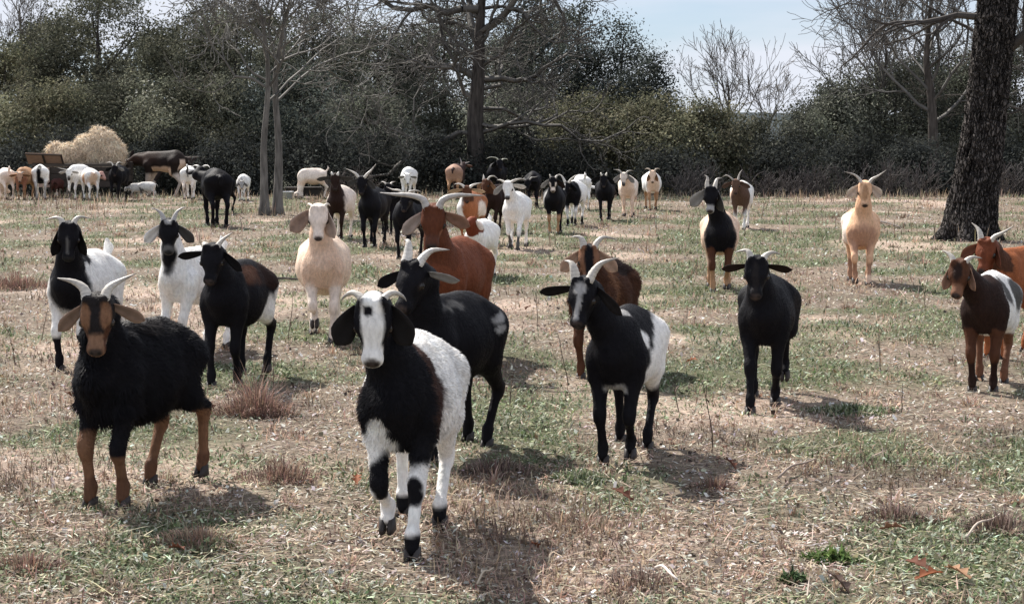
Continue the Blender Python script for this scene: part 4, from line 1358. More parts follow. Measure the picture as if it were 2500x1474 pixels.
goat('plain black goat with short pale horns walking alone right of centre, hind leg lifted',
     (1862, 1000), (1848, 622), 12, 0.93,
     dict(base=BLACK, layers=[('h', (0, 0.10, 0.05), (0.02, 0.10, 0.05), SOOT), ('s', (0.17, 0.0, 0.6), (0.05, 0.2, 0.12), SOOT)]),
     horns=([(0, 0, 0), (0.008, 0.035, 0.01), (0.03, 0.052, 0.02), (0.085, 0.04, 0.03)], [(0, 0, 0), (0.015, 0.025, 0.02), (0.05, 0.042, 0.03), (0.095, 0.03, 0.05)]), horn_r=0.022,
     ears=('out', 'out'), ear_c=BLACK, ear_in=DBROWN, ear_len=0.14, ear_w=0.055, hpitch=56, hyaw=-4, legs=((-0.12, 0), (0.12, 0.02), (-0.06, 0.0), (0.16, 0.10)), fat=0.92,
     fur=dict(n=18000, len=0.0125, w=0.004, wild=0.2), h=0.0125)

goat('brownish black goat with white belly and white hip, left of the cream goat',
     (545, 945), (520, 592), 11, 0.95,
     dict(base=BLACK, layers=[('s', (0.15, -0.02, 0.70), (0.11, 0.16, 0.10), BROWN), ('s', (0.17, 0.16, 0.66), (0.10, 0.14, 0.09), DBROWN),
                              ('s', (0.14, 0.17, 0.42), (0.10, 0.12, 0.12), WHITE), ('s', (0.17, 0.30, 0.50), (0.1, 0.09, 0.10), WHITE), ('s', (-0.19, -0.05, 0.5), (0.06, 0.2, 0.15), WHITE)]),
     horns=([(0, 0, 0), (0.01, 0.02, 0.02), (0.03, 0.02, 0.05), (0.05, 0.0, 0.09)], [(0, 0, 0), (0.012, 0.025, 0.01), (0.04, 0.055, 0.02), (0.085, 0.088, 0.03)]), horn_r=0.022,
     ears=('out', 'half'), ear_c=BLACK, ear_in=BLACK, ear_len=0.16, ear_w=0.06, hpitch=58, hyaw=-12, legs=((-0.04, 0), (0.07, 0.0), (0.02, 0.0), (0.02, 0.03)),
     fur=dict(n=18000, len=0.0125, w=0.004, wild=0.2), h=0.0125)

goat('brown-headed goat with white back and grey blotches, cut by the right edge of the view',
     (2397, 962), (2345, 630), 22, 0.88,
     dict(base=WHITE, layers=[('g', 'head', BROWN), ('g', 'neck', DBROWN), ('y', -9, -0.15, DBROWN), ('s', (0.12, -0.06, 0.66), (0.08, 0.065, 0.12), DGREY), ('s', (0.16, 0.17, 0.62), (0.10, 0.09, 0.14), DGREY),
                              ('s', (0.12, 0.30, 0.60), (0.1, 0.1, 0.12), GREY), ('s', (0, -0.26, 0.43), (0.16, 0.13, 0.10), DBROWN), ('z', 0, 0.47, 'fl fr', BROWN), ('z', 0, 0.34, 'hl hr', (0.16, 0.075, 0.045)), ('z', 0, 0.2, 'fl fr', DBROWN),
                              ('h', (0, 0.05, 0.06), (0.03, 0.06, 0.05), DBROWN), ('h', (0, 0.16, 0), (0.05, 0.05, 0.05), (0.2, 0.10, 0.06))]),
     horns=([(0, 0, 0), (0.012, 0.03, 0.01), (0.04, 0.055, 0.02), (0.075, 0.068, 0.03)], [(0, 0, 0), (0.018, 0.025, 0.02), (0.045, 0.036, 0.03), (0.085, 0.03, 0.05)]), horn_r=0.02,
     ears=('droop', 'droop'), ear_c=TAN, ear_in=(0.5, 0.32, 0.24), ear_len=0.15, ear_w=0.075, hpitch=58, hyaw=-14, legs=((0, 0), (0.05, 0), (0.04, 0), (-0.08, 0)), fat=0.95,
     fur=dict(n=18000, len=0.0125, w=0.004, wild=0.2), h=0.0125)

goat('brown goat with black face stripe and shaggy dark back behind the patchy goat',
     (1440, 925), (1438, 594), 20, 0.93,
     dict(base=BROWN, layers=[('s', (0.06, 0.10, 0.72), (0.14, 0.25, 0.07), DBROWN), ('s', (0.1, -0.16, 0.6), (0.12, 0.05, 0.2), (0.20, 0.095, 0.05)), ('g', 'head', (0.22, 0.11, 0.065)),
                              ('h', (0, 0.06, 0.05), (0.030, 0.14, 0.06), BLACK), ('s', (0.10, -0.05, 0.735), (0.05, 0.05, 0.04), GREY)]),
     horns=([(0, 0, 0), (0.008, 0.045, 0.01), (0.03, 0.068, 0.02), (0.075, 0.066, 0.03)], [(0, 0, 0), (0.02, 0.04, 0.01), (0.06, 0.066, 0.02), (0.14, 0.05, 0.05)]), horn_r=0.024,
     ears=('half', 'half'), ear_c=(0.30, 0.16, 0.10), ear_in=(0.60, 0.42, 0.32), ear_len=0.17, ear_w=0.085, hpitch=58, hyaw=0,
     fur=dict(n=16000, len=0.027, w=0.0045, wild=0.5, shag=0.01), h=0.0125)

goat('reddish brown buck with very long level horns, tallest of the near animals',
     (1075, 898), (1058, 496), 16, 1.06,
     dict(base=(0.17, 0.055, 0.027), layers=[('g', 'head', (0.11, 0.037, 0.019)), ('g', 'neck', (0.13, 0.044, 0.022)), ('h', (0, 0.16, 0), (0.05, 0.05, 0.05), (0.10, 0.04, 0.025)), ('h', (0.05, 0.09, 0.0), (0.014, 0.06, 0.02), (0.28, 0.12, 0.07))]),
     horns=([(0, 0, 0), (0.025, 0.06, 0.0), (0.10, 0.085, 0.01), (0.20, 0.09, 0.03), (0.29, 0.10, 0.05)], [(0, 0, 0), (0.025, 0.055, 0.0), (0.09, 0.082, 0.01), (0.18, 0.086, 0.03), (0.27, 0.082, 0.05)]), horn_r=0.03, horn_tip=0.35,
     horn_c=(0.50, 0.47, 0.44), ears=('half', 'wide'), ear_c=(0.13, 0.045, 0.02), ear_in=((0.6, 0.5, 0.45), (0.35, 0.2, 0.14)), ear_len=0.16, ear_w=0.075, hpitch=60, hyaw=-4,
     fur=dict(n=20000, len=0.0125, w=0.0042, wild=0.2), h=0.0142, head_s=1.05)

goat('cream goat with big drooping ears and tiny horns, walking towards the camera left of centre',
     (790, 838), (777, 496), -5, 1.0,
     dict(base=(0.80, 0.63, 0.50), layers=[('g', 'head', PALE), ('z', 0, 0.40, 'fl fr hl hr', PALE), ('y', -9, -0.24, (0.74, 0.55, 0.42)), ('h', (0.05, 0.07, 0.005), (0.016, 0.022, 0.02), (0.35, 0.22, 0.17)), ('h', (-0.05, 0.07, 0.005), (0.016, 0.022, 0.02), (0.35, 0.22, 0.17))], nose=(0.07, 0.055, 0.055)),
     horns=[(0, 0, 0), (0.012, 0.02, 0.02), (0.035, 0.03, 0.05), (0.05, 0.015, 0.07)], horn_r=0.016, horn_tip=0.1, horn_c=(0.66, 0.58, 0.5),
     ears=('half', 'droop'), ear_c=PALE, ear_in=((0.42, 0.31, 0.26), (0.70, 0.57, 0.50)), ear_len=0.19, ear_w=0.115, hpitch=64, hyaw=0, legs=BENT_L, fat=1.16,
     fur=dict(n=18000, len=0.0125, w=0.0042, wild=0.2), h=0.0155)

goat('red-brown goat with V horns at the right edge, behind the grey-blotched goat',
     (2430, 880), (2412, 578), 46, 0.95,
     dict(base=(0.30, 0.10, 0.04), layers=[('g', 'head', (0.15, 0.045, 0.022)), ('g', 'neck', BROWN), ('h', (-0.04, 0.1, 0.0), (0.015, 0.08, 0.03), (0.35, 0.2, 0.12)), ('s', (0, 0.2, 0.5), (0.3, 0.16, 0.18), CREAM)]),
     horns=([(0, 0, 0), (0.012, 0.05, 0.01), (0.035, 0.085, 0.02), (0.075, 0.115, 0.03)], [(0, 0, 0), (0.025, 0.035, 0.01), (0.08, 0.065, 0.02), (0.135, 0.105, 0.04)]), horn_r=0.022,
     ears=('fwd', 'droop'), ear_c=(0.16, 0.05, 0.03), ear_in=(0.25, 0.10, 0.06), ear_len=0.15, ear_w=0.075, hpitch=58, hyaw=-22,
     fur=dict(n=14000, len=0.0125, w=0.0045, wild=0.2), h=0.0155)

goat('black and white goat with black drooping ears, behind the shaggy goat at far left',
     (170, 905), (168, 538), 10, 0.97,
     dict(base=WHITE, layers=[('g', 'head', BLACK), ('g', 'neck', BLACK), ('s', (0.02, -0.30, 0.53), (0.15, 0.16, 0.16), BLACK), ('z', 0.0, 0.23, 'fl fr', BLACK), ('z', 0.03, 0.2, 'hl hr', BLACK),
                              ('s', (0.06, -0.15, 0.72), (0.03, 0.09, 0.05), BLACK), ('h', (0, 0.12, 0.04), (0.01, 0.07, 0.03), DGREY)], nose=(0.02, 0.02, 0.02)),
     horns=([(0, 0, 0), (0.01, 0.035, 0.01), (0.04, 0.052, 0.02), (0.105, 0.04, 0.03)], [(0, 0, 0), (0.01, 0.035, 0.01), (0.04, 0.055, 0.02), (0.105, 0.042, 0.03)]), horn_r=0.022,
     ears=('droop', 'droop'), ear_c=BLACK, ear_in=SOOT, ear_len=0.17, ear_w=0.08, hpitch=62, hyaw=-3, legs=((-0.02, 0.0), (0.10, 0.01), (0, 0), (0, 0)), tail='up',
     fur=dict(n=16000, len=0.0125, w=0.0042, wild=0.2), h=0.0155)

goat('white goat with black face and throat and white ears, between two dark goats',
     (430, 868), (412, 532), 22, 0.93,
     dict(base=WHITE, layers=[('g', 'head', BLACK), ('s', (0.02, -0.40, 0.70), (0.075, 0.1, 0.15), BLACK), ('h', (0, -0.01, 0.07), (0.03, 0.02, 0.03), GREY), ('h', (0, 0.17, 0.0), (0.04, 0.04, 0.04), DGREY)], nose=(0.03, 0.03, 0.03)),
     horns=([(0, 0, 0), (0.008, 0.045, 0.01), (0.03, 0.075, 0.02), (0.075, 0.10, 0.03)], [(0, 0, 0), (0.012, 0.045, 0.01), (0.035, 0.08, 0.02), (0.08, 0.105, 0.03)]), horn_r=0.02, horn_c=(0.45, 0.43, 0.41),
     ears=('half', 'half'), ear_c=(WHITE, GREY), ear_in=(WHITE, DGREY), ear_len=0.16, ear_w=0.08, hpitch=62, hyaw=-2, tail='up',
     fur=dict(n=12000, len=0.0125, w=0.0045, wild=0.2), h=0.0125)

# ---- the middle distance
goat('tan-legged goat with dark chest, cream sides and large grey ears, walking in from the right',
     (1757, 714), (1737, 452), 6, 1.0,
     dict(base=CREAM, layers=[('g', 'head neck', BLACK), ('s', (0, -0.30, 0.52), (0.165, 0.2, 0.24), BLACK), ('z', 0, 0.45, 'fl fr', BROWN), ('z', 0, 0.2, 'fl fr hl hr', TAN), ('h', (0, 0.163, -0.01), (0.05, 0.05, 0.05), GREY), ('h', (0, 0.16, -0.05), (0.04, 0.04, 0.02), PALE)]),
     horns=([(0, 0, 0), (0.006, 0.05, 0.01), (0.002, 0.10, 0.02), (0.03, 0.125, 0.03)], [(0, 0, 0), (0.008, 0.05, 0.02), (0.02, 0.09, 0.05), (0.06, 0.10, 0.08)]), horn_r=0.024,
     ears=('half', 'droop'), ear_c=(0.62, 0.58, 0.55), ear_in=(GREY, DGREY), ear_len=0.19, ear_w=0.11, hpitch=62, hyaw=-8, legs=((0, 0), (0.10, 0.03), (0.05, 0), (-0.05, 0)), fat=1.05, fur=dict(n=7000, len=0.013, w=0.005, wild=0.2), h=0.014)
goat('golden cream goat with wide V horns standing alone near the thick leaning trunk',
     (2103, 698), (2112, 440), 9, 1.0,
     dict(base=(0.70, 0.44, 0.28), layers=[('z', 0, 0.22, 'fl fr hl hr', (0.36, 0.21, 0.14)), ('z', 0, 0.11, 'fr', CREAM), ('s', (0, -0.3, 0.45), (0.14, 0.15, 0.16), (0.48, 0.28, 0.19)), ('h', (0, 0.08, 0.05), (0.03, 0.08, 0.05), TAN), ('s', (-0.17, 0.02, 0.56), (0.075, 0.26, 0.24), PALE)]),
     horns=([(0, 0, 0), (0.025, 0.05, 0.0), (0.075, 0.09, 0.0), (0.16, 0.115, 0.01)], [(0, 0, 0), (0.03, 0.045, 0.0), (0.09, 0.08, 0.0), (0.165, 0.135, 0.01)]), horn_r=0.022, horn_c=(0.62, 0.56, 0.5),
     ears=('half', 'half'), ear_c=CREAM, ear_in=PALE, ear_len=0.14, ear_w=0.10, hpitch=64, legs=((-0.02, 0.03), (-0.06, 0.0), (0.05, 0), (0.02, 0)), fat=1.05, fur=dict(n=7000, len=0.013, w=0.005, wild=0.2), h=0.014)
goat('black goat with head low beside the long-horned buck, its legs dark and straight',
     (985, 632), (992, 470), 11, 0.95,
     dict(base=BLACK), horns=([(0, 0, 0), (0.04, 0.05, 0.0), (0.13, 0.06, 0.02), (0.22, 0.09, 0.05)], [(0, 0, 0), (0.03, 0.04, 0.0), (0.1, 0.05, 0.03), (0.15, 0.03, 0.08)]), horn_r=0.022,
     ears=('wide', 'wide'), ear_c=BLACK, hpitch=55, hyaw=-20, h=0.0225)
goat('small white kid with rust-red neck just behind the buck with level horns',
     (1160, 680), (1152, 528), 16, 0.80,
     dict(base=WHITE, layers=[('g', 'head neck', (0.16, 0.04, 0.02)), ('h', (0, 0.1, 0.03), (0.05, 0.2, 0.03), (0.25, 0.08, 0.04))]), horns=None, ears=('half', 'wide'), ear_c=(PALE, (0.25, 0.1, 0.06)), hpitch=50, hyaw=150, tail='up', h=0.0205)
goat('white goat with horns swept to the right, walking at the centre of the herd',
     (1254, 610), (1240, 440), 7, 0.98,
     dict(base=WHITE, layers=[('z', 0.0, 0.20, 'fl fr', DGREY), ('h', (0, 0.178, 0), (0.04, 0.03, 0.035), DGREY)]), horns=([(0, 0, 0), (0.03, 0.02, 0.02), (0.07, 0.035, 0.04), (0.11, 0.03, 0.06)], [(0, 0, 0), (0.05, 0.03, 0.02), (0.13, 0.05, 0.04), (0.2, 0.03, 0.06)]), horn_r=0.022,
     ears=('half', 'out'), ear_c=WHITE, ear_in=(GREY, WHITE), ear_len=0.18, hpitch=60, hyaw=-4, legs=WALK_A, fat=1.0, h=0.0205)
goat('tall black goat with straight V horns, left of the long-horned buck',
     (902, 605), (884, 428), 7, 1.02,
     dict(base=BLACK, layers=[('s', (0.17, 0, 0.6), (0.06, 0.2, 0.15), SOOT)]), horns=([(0, 0, 0), (0.04, 0.05, 0.0), (0.1, 0.085, 0.02), (0.18, 0.12, 0.05)], [(0, 0, 0), (0.04, 0.05, 0.0), (0.09, 0.10, 0.02), (0.15, 0.18, 0.04)]), horn_r=0.026, horn_c=(0.66, 0.62, 0.56),
     ears=('wide', 'half'), ear_c=BLACK, ear_in=DGREY, hpitch=60, hyaw=-8, h=0.0205)
goat('dark brown goat with short horn stubs and pale flank, behind the cream goat',
     (822, 585), (818, 422), 6, 1.0,
     dict(base=PALE, layers=[('g', 'head neck', DBROWN), ('s', (0, -0.3, 0.5), (0.15, 0.17, 0.2), DBROWN), ('z', 0, 0.4, 'fl fr', DBROWN)]), horns=[(0, 0, 0), (0.012, 0.03, 0.0), (0.018, 0.05, 0.02)], horn_r=0.026, horn_tip=0.0, horn_c=(0.72, 0.68, 0.62),
     ears=('out', 'out'), ear_c=DBROWN, ear_in=DGREY, ear_len=0.2, hpitch=60, hyaw=0, h=0.0225)
goat('black goat half hidden behind the tall black goat with V horns',
     (945, 572), (948, 445), 5, 0.95, dict(base=BLACK), horns=[(0, 0, 0), (0.03, 0.03, 0.02), (0.08, 0.04, 0.05)], ears=('wide', 'wide'), ear_c=BLACK, h=0.027)
goat('orange-brown goat with white side and broad level ears, behind the long horns of the buck',
     (1140, 598), (1140, 452), 12, 0.95,
     dict(base=(0.33, 0.13, 0.06), layers=[('g', 'head neck', BROWN), ('s', (0.19, 0.0, 0.48), (0.1, 0.2, 0.16), PALE), ('s', (-0.1, -0.25, 0.55), (0.09, 0.15, 0.2), WHITE)]), horns=([(0, 0, 0), (0.03, 0.03, 0.01), (0.08, 0.05, 0.02), (0.14, 0.04, 0.04)], [(0, 0, 0), (0.04, 0.03, 0.01), (0.1, 0.05, 0.02), (0.17, 0.065, 0.04)]), horn_r=0.024, horn_c=(0.66, 0.62, 0.56),
     ears=('out', 'out'), ear_c=(0.4, 0.25, 0.15), ear_in=(0.6, 0.45, 0.3), ear_len=0.2, ear_w=0.07, hpitch=60, h=0.0230)
goat('dark brown goat turned sideways just left of the white central goat',
     (1200, 570), (1188, 436), 22, 0.95, dict(base=DBROWN, layers=[('g', 'head neck', BROWN)]), horns=([(0, 0, 0), (0.01, 0.05, 0.02), (0.03, 0.09, 0.04)], [(0, 0, 0), (0.03, 0.05, 0.02), (0.09, 0.06, 0.05), (0.16, 0.0, 0.08)]), ears=('half', 'half'), ear_c=BROWN, ear_in=TAN, hpitch=52, hyaw=-30, h=0.019)
goat('black goat with pale muzzle, tan legs and grey shoulder, first of the dark row',
     (1352, 572), (1350, 430), 3, 0.95,
     dict(base=BLACK, layers=[('s', (-0.19, -0.02, 0.58), (0.1, 0.2, 0.2), GREY), ('z', 0, 0.30, 'fl fr', TAN), ('h', (0, 0.16, -0.01), (0.05, 0.06, 0.05), PALE), ('h', (0.045, 0.07, 0.02), (0.015, 0.05, 0.03), PALE), ('h', (-0.045, 0.07, 0.02), (0.015, 0.05, 0.03), PALE)]), horns=([(0, 0, 0), (0.012, 0.04, 0.0), (0.02, 0.06, 0.02)], [(0, 0, 0), (0.03, 0.04, 0.02), (0.08, 0.05, 0.05)]),
     ears=('half', 'half'), ear_c=(PALE, BLACK), ear_in=(GREY, DBROWN), ear_len=0.18, hpitch=60, h=0.0230)
goat('black goat with white hindquarters and raised V horns, second of the dark row',
     (1395, 552), (1387, 442), 12, 0.97,
     dict(base=WHITE, layers=[('g', 'head neck', BLACK), ('s', (0, -0.28, 0.52), (0.2, 0.22, 0.24), BLACK), ('s', (0.15, 0.0, 0.38), (0.08, 0.07, 0.05), BLACK), ('z', 0.02, 0.14, 'fl fr hl hr', BLACK), ('h', (-0.03, 0.05, 0.05), (0.02, 0.09, 0.04), WHITE)]), horns=([(0, 0, 0), (0.03, 0.05, 0.01), (0.08, 0.11, 0.02), (0.15, 0.14, 0.03)], [(0, 0, 0), (0.03, 0.05, 0.01), (0.09, 0.10, 0.02), (0.16, 0.135, 0.03)]), horn_r=0.026, horn_c=(0.68, 0.64, 0.58),
     ears=('half', 'half'), ear_c=BLACK, hpitch=55, hyaw=-30, h=0.0230)
goat('small white goat seen from behind at the end of the dark row',
     (1425, 515), (1432, 448), 170, 0.92, dict(base=WHITE, layers=[('s', (-0.1, 0.0, 0.72), (0.05, 0.1, 0.06), DGREY)]), horns=[(0, 0, 0), (0.02, 0.03, 0.0), (0.05, 0.05, 0.02)], ears=('out', 'out'), ear_c=WHITE, hyaw=170, h=0.027, ref='rear', tail='up')
goat('black goat with two short pale horn tips, standing right of the dark row',
     (1476, 540), (1474, 424), 4, 0.95, dict(base=BLACK, layers=[('s', (0.17, 0, 0.6), (0.06, 0.2, 0.15), SOOT)]), horns=[(0, 0, 0), (0.015, 0.03, 0.0), (0.02, 0.055, 0.02)], horn_r=0.024, horn_tip=0.0, horn_c=(0.75, 0.7, 0.6), ears=('wide', 'half'), ear_c=BLACK, ear_len=0.19, hpitch=60, legs=WALK_B, h=0.0230)
goat('cream goat with curving horns, left one of the pale pair by the bushes',
     (1533, 530), (1523, 420), 4, 0.98, dict(base=PALE, layers=[('s', (0, -0.3, 0.5), (0.13, 0.2, 0.3), CREAM), ('z', 0, 0.4, 'fl fr hl hr', CREAM), ('h', (0, 0.17, 0), (0.04, 0.05, 0.04), DGREY)]), horns=([(0, 0, 0), (0.03, 0.05, 0.0), (0.08, 0.07, 0.01), (0.15, 0.075, 0.03)], [(0, 0, 0), (0.04, 0.045, 0.0), (0.09, 0.06, 0.01), (0.14, 0.055, 0.03)]),
     ears=('half', 'half'), ear_c=PALE, ear_in=GREY, ear_len=0.19, ear_w=0.09, hpitch=62, hyaw=-5, legs=WALK_A, fat=1.05, h=0.0225)
goat('white-sided tan goat with curled horns, right one of the pale pair by the bushes',
     (1594, 514), (1593, 415), 0, 1.0, dict(base=WHITE, layers=[('s', (0, -0.32, 0.5), (0.12, 0.2, 0.3), CREAM), ('g', 'head', CREAM), ('z', 0, 0.35, 'fl fr hl hr', TAN)]), horns=[(0, 0, 0), (0.03, 0.05, 0.0), (0.08, 0.06, 0.02), (0.12, 0.04, 0.04)], horn_c=(0.6, 0.5, 0.4),
     ears=('droop', 'droop'), ear_c=CREAM, ear_in=TAN, ear_len=0.17, ear_w=0.09, hpitch=62, legs=WALK_B, fat=1.1, h=0.0225)
goat('brown goat with white rump and twisted horns, standing behind the tan-legged goat',
     (1806, 560), (1797, 436), 11, 1.0, dict(base=WHITE, layers=[('g', 'head neck', (0.12, 0.07, 0.05)), ('s', (0, -0.25, 0.5), (0.17, 0.2, 0.3), (0.12, 0.07, 0.05)), ('s', (-0.16, -0.05, 0.6), (0.06, 0.2, 0.2), CREAM)]), horns=([(0, 0, 0), (0.04, 0.04, 0.0), (0.11, 0.08, 0.02), (0.19, 0.05, 0.05)], [(0, 0, 0), (0.01, 0.06, 0.02), (0.03, 0.12, 0.03), (0.06, 0.165, 0.04)]), horn_c=(0.45, 0.4, 0.36),
     ears=('wide', 'wide'), ear_c=(0.2, 0.12, 0.09), ear_len=0.18, hpitch=58, hyaw=-6, h=0.0230)
goat('big black goat seen from behind with white horns, left of the twin bare trunks',
     (536, 556), (488, 406), 160, 1.22, dict(base=BLACK), horns=[(0, 0, 0), (0.03, 0.03, 0.0), (0.1, 0.035, 0.0), (0.17, 0.0, 0.03)], horn_r=0.024, horn_tip=0.2, horn_c=(0.75, 0.72, 0.66), ears=('out', 'out'), ear_c=BLACK, hyaw=150, hpitch=40, ref='rear', h=0.017, head_fwd=0.16)
goat('black goat with a white cheek and upright pale horn, next to the big black goat',
     (512, 522), (528, 418), 35, 0.95, dict(base=BLACK, layers=[('h', (0, 0.12, -0.03), (0.06, 0.08, 0.04), WHITE)]), horns=[(0, 0, 0), (0.01, 0.05, 0.0), (0.02, 0.10, 0.01)], horn_tip=0.1, horn_c=(0.72, 0.68, 0.6), ears=('half', 'half'), ear_c=BLACK, hyaw=-60, h=0.027)
# ---- round the feeder and under the trees
goat('tan goat with crooked horns facing the camera, leftmost of the feeder group',
     (52, 489), (48, 420), 2, 0.98, dict(base=TAN, layers=[('s', (0, -0.3, 0.4), (0.2, 0.2, 0.2), (0.28, 0.13, 0.08)), ('g', 'head', (0.45, 0.28, 0.19))]), horns=([(0, 0, 0), (0.03, 0.03, 0.0), (0.09, 0.02, 0.02), (0.15, 0.07, 0.04)], [(0, 0, 0), (0.04, 0.03, 0.0), (0.09, 0.02, 0.02)]), ears=('out', 'out'), ear_c=TAN, ear_len=0.18, h=0.027)
goat('cream goat with raised tail standing behind the tan goat at the left edge',
     (22, 488), (8, 452), 150, 0.95, dict(base=PALE), horns=None, ears=('half', 'half'), ear_c=PALE, hyaw=120, tail='up', h=0.027, ref='rear', hpitch=30)
goat('white goat with black stripe and black hind legs, rear to the camera at the feeder',
     (100, 488), (104, 420), 165, 1.05, dict(base=WHITE, layers=[('s', (0.02, 0.3, 0.6), (0.055, 0.2, 0.2), BLACK), ('z', 0.0, 0.4, 'hl hr', (0.5, 0.48, 0.46)), ('s', (0, 0.15, 0.38), (0.12, 0.2, 0.12), BLACK)]), horns=[(0, 0, 0), (0.03, 0.02, 0.0), (0.07, 0.0, 0.02)], ears=('half', 'half'), ear_c=WHITE, hyaw=150, h=0.027, ref='rear', hpitch=30)
goat('white goat with one long level horn facing the camera in front of the feeder',
     (178, 488), (168, 412), 16, 1.05, dict(base=WHITE, layers=[('z', 0, 0.2, 'fl hl', DGREY), ('h', (0, 0.17, 0), (0.04, 0.08, 0.05), DGREY)]), horns=([(0, 0, 0), (0.06, 0.02, 0.0), (0.14, 0.04, 0.02), (0.22, 0.06, 0.04)], [(0, 0, 0), (0.02, 0.03, 0.0), (0.05, 0.05, 0.02)]), horn_c=(0.7, 0.66, 0.6), ears=('out', 'out'), ear_c=WHITE, fat=1.05, hyaw=0, h=0.027)
goat('dark reddish kid standing under the tilted board of the feeder',
     (132, 484), (128, 440), 11, 0.62, dict(base=(0.06, 0.025, 0.022)), horns=None, ears=('half', 'half'), ear_c=(0.06, 0.025, 0.022), h=0.027)
goat('white goat with cream thighs looking right, beside the white goat with the long horn',
     (228, 490), (246, 418), 150, 0.95, dict(base=WHITE, layers=[('s', (0, 0.3, 0.5), (0.09, 0.2, 0.2), CREAM), ('s', (0.12, 0.1, 0.5), (0.08, 0.2, 0.2), TAN), ('g', 'head', (0.55, 0.33, 0.28))]), horns=None, ears=('half', 'half'), ear_c=(0.55, 0.3, 0.27), hyaw=70, hpitch=40, h=0.027, ref='rear')
goat('black goat with curled white horns and white sides at the right end of the feeder',
     (282, 491), (280, 402), 2, 1.05, dict(base=BLACK, layers=[('s', (-0.2, 0.02, 0.55), (0.08, 0.16, 0.25), WHITE)]), horns=[(0, 0, 0), (0.02, 0.06, 0.0), (0.08, 0.085, 0.02), (0.16, 0.06, 0.04)], horn_c=(0.75, 0.72, 0.66), horn_tip=0.3, ears=('wide', 'wide'), ear_c=(BLACK, GREY), h=0.027)
goat('grey-white kid bending left beneath the donkey',
     (322, 489), (308, 455), 75, 0.52, dict(base=(0.55, 0.53, 0.5)), horns=None, ears=('half', 'half'), ear_c=GREY, hyaw=-50, h=0.027)
goat('white kid lying back beside the front legs of the donkey',
     (345, 489), (318, 452), 95, 0.55, dict(base=(0.62, 0.60, 0.57), layers=[('s', (0, -0.3, 0.4), (0.2, 0.2, 0.15), DGREY)]), horns=None, ears=('half', 'half'), ear_c=WHITE, hyaw=-70, h=0.027)
goat('white and black goat seen from the rear between the donkey and the big black goat',
     (460, 489), (462, 425), 176, 1.0, dict(base=WHITE, layers=[('s', (0, 0.38, 0.62), (0.03, 0.1, 0.16), BLACK), ('z', 0.1, 0.5, 'hl hr', PALE)]), horns=None, ears=('half', 'half'), ear_c=BLACK, hyaw=170, h=0.027, ref='rear', tail='up')
goat('white goat with grey face looking out alone left of the twin trunks',
     (590, 492), (590, 441), 1, 0.78, dict(base=WHITE, layers=[('g', 'head', GREY), ('s', (0, -0.4, 0.5), (0.1, 0.15, 0.2), GREY)]), horns=[(0, 0, 0), (0.025, 0.03, 0.0), (0.06, 0.07, 0.01)], ears=('half', 'half'), ear_c=GREY, fat=1.1, h=0.027)
goat('pale goat grazing with its head down beside the dark salt trough',
     (738, 486), (724, 468), 78, 0.92, dict(base=PALE, layers=[('s', (0, 0, 0.4), (0.3, 0.4, 0.1), CREAM)]), horns=[(0, 0, 0), (0.02, 0.0, 0.05), (0.04, -0.02, 0.1)], ears=('half', 'half'), ear_c=CREAM, hyaw=-75, hpitch=70, tail='up', h=0.027, head_fwd=0.30)
goat('white goat with short spread horns standing behind the tall black goat',
     (993, 492), (995, 424), 4, 1.0, dict(base=WHITE), horns=[(0, 0, 0), (0.03, 0.03, 0.0), (0.08, 0.055, 0.02)], horn_c=(0.7, 0.66, 0.6), ears=('out', 'out'), ear_c=WHITE, ear_in=GREY, h=0.027)
goat('brown goat with pinkish tan rump, seen from behind at the big bare oak',
     (1108, 489), (1130, 396), 188, 1.08, dict(base=(0.05, 0.03, 0.028), layers=[('y', 0.2, 9, (0.42, 0.26, 0.19)), ('z', 0, 0.5, 'hl hr', TAN)]), horns=([(0, 0, 0), (0.04, 0.0, 0.0), (0.09, 0.02, 0.0), (0.13, 0.03, 0.0)], [(0, 0, 0), (0.01, 0.05, 0.0), (0.04, 0.13, 0.0)]), horn_c=(0.6, 0.52, 0.5), ears=('out', 'out'), ear_c=BROWN, hyaw=176, hpitch=30, ref='rear', h=0.027)
goat('black goat with broad curved horns in the shade beside the bare oak trunk',
     (1205, 490), (1219, 388), 11, 1.12, dict(base=BLACK, layers=[('s', (-0.15, 0.0, 0.6), (0.1, 0.2, 0.14), DGREY)]), horns=([(0, 0, 0), (0.04, 0.05, 0.0), (0.16, 0.07, 0.0), (0.27, 0.03, 0.03)], [(0, 0, 0), (0.05, 0.03, 0.0), (0.12, 0.03, 0.0), (0.16, 0.0, 0.02)]), horn_c=(0.62, 0.62, 0.52), horn_tip=0.3, ears=('half', 'half'), ear_c=BLACK, hpitch=50, hyaw=15, h=0.027)
goat('black goat with S-curved horns, mostly hidden behind the white central goat',
     (1300, 508), (1288, 436), 2, 0.98, dict(base=BLACK), horns=([(0, 0, 0), (0.03, 0.03, 0.0), (0.06, 0.03, 0.02)], [(0, 0, 0), (0.05, 0.055, 0.0), (0.12, 0.06, 0.02), (0.2, 0.085, 0.03)]), horn_c=(0.45, 0.43, 0.4), ears=('out', 'out'), ear_c=BLACK, h=0.027)
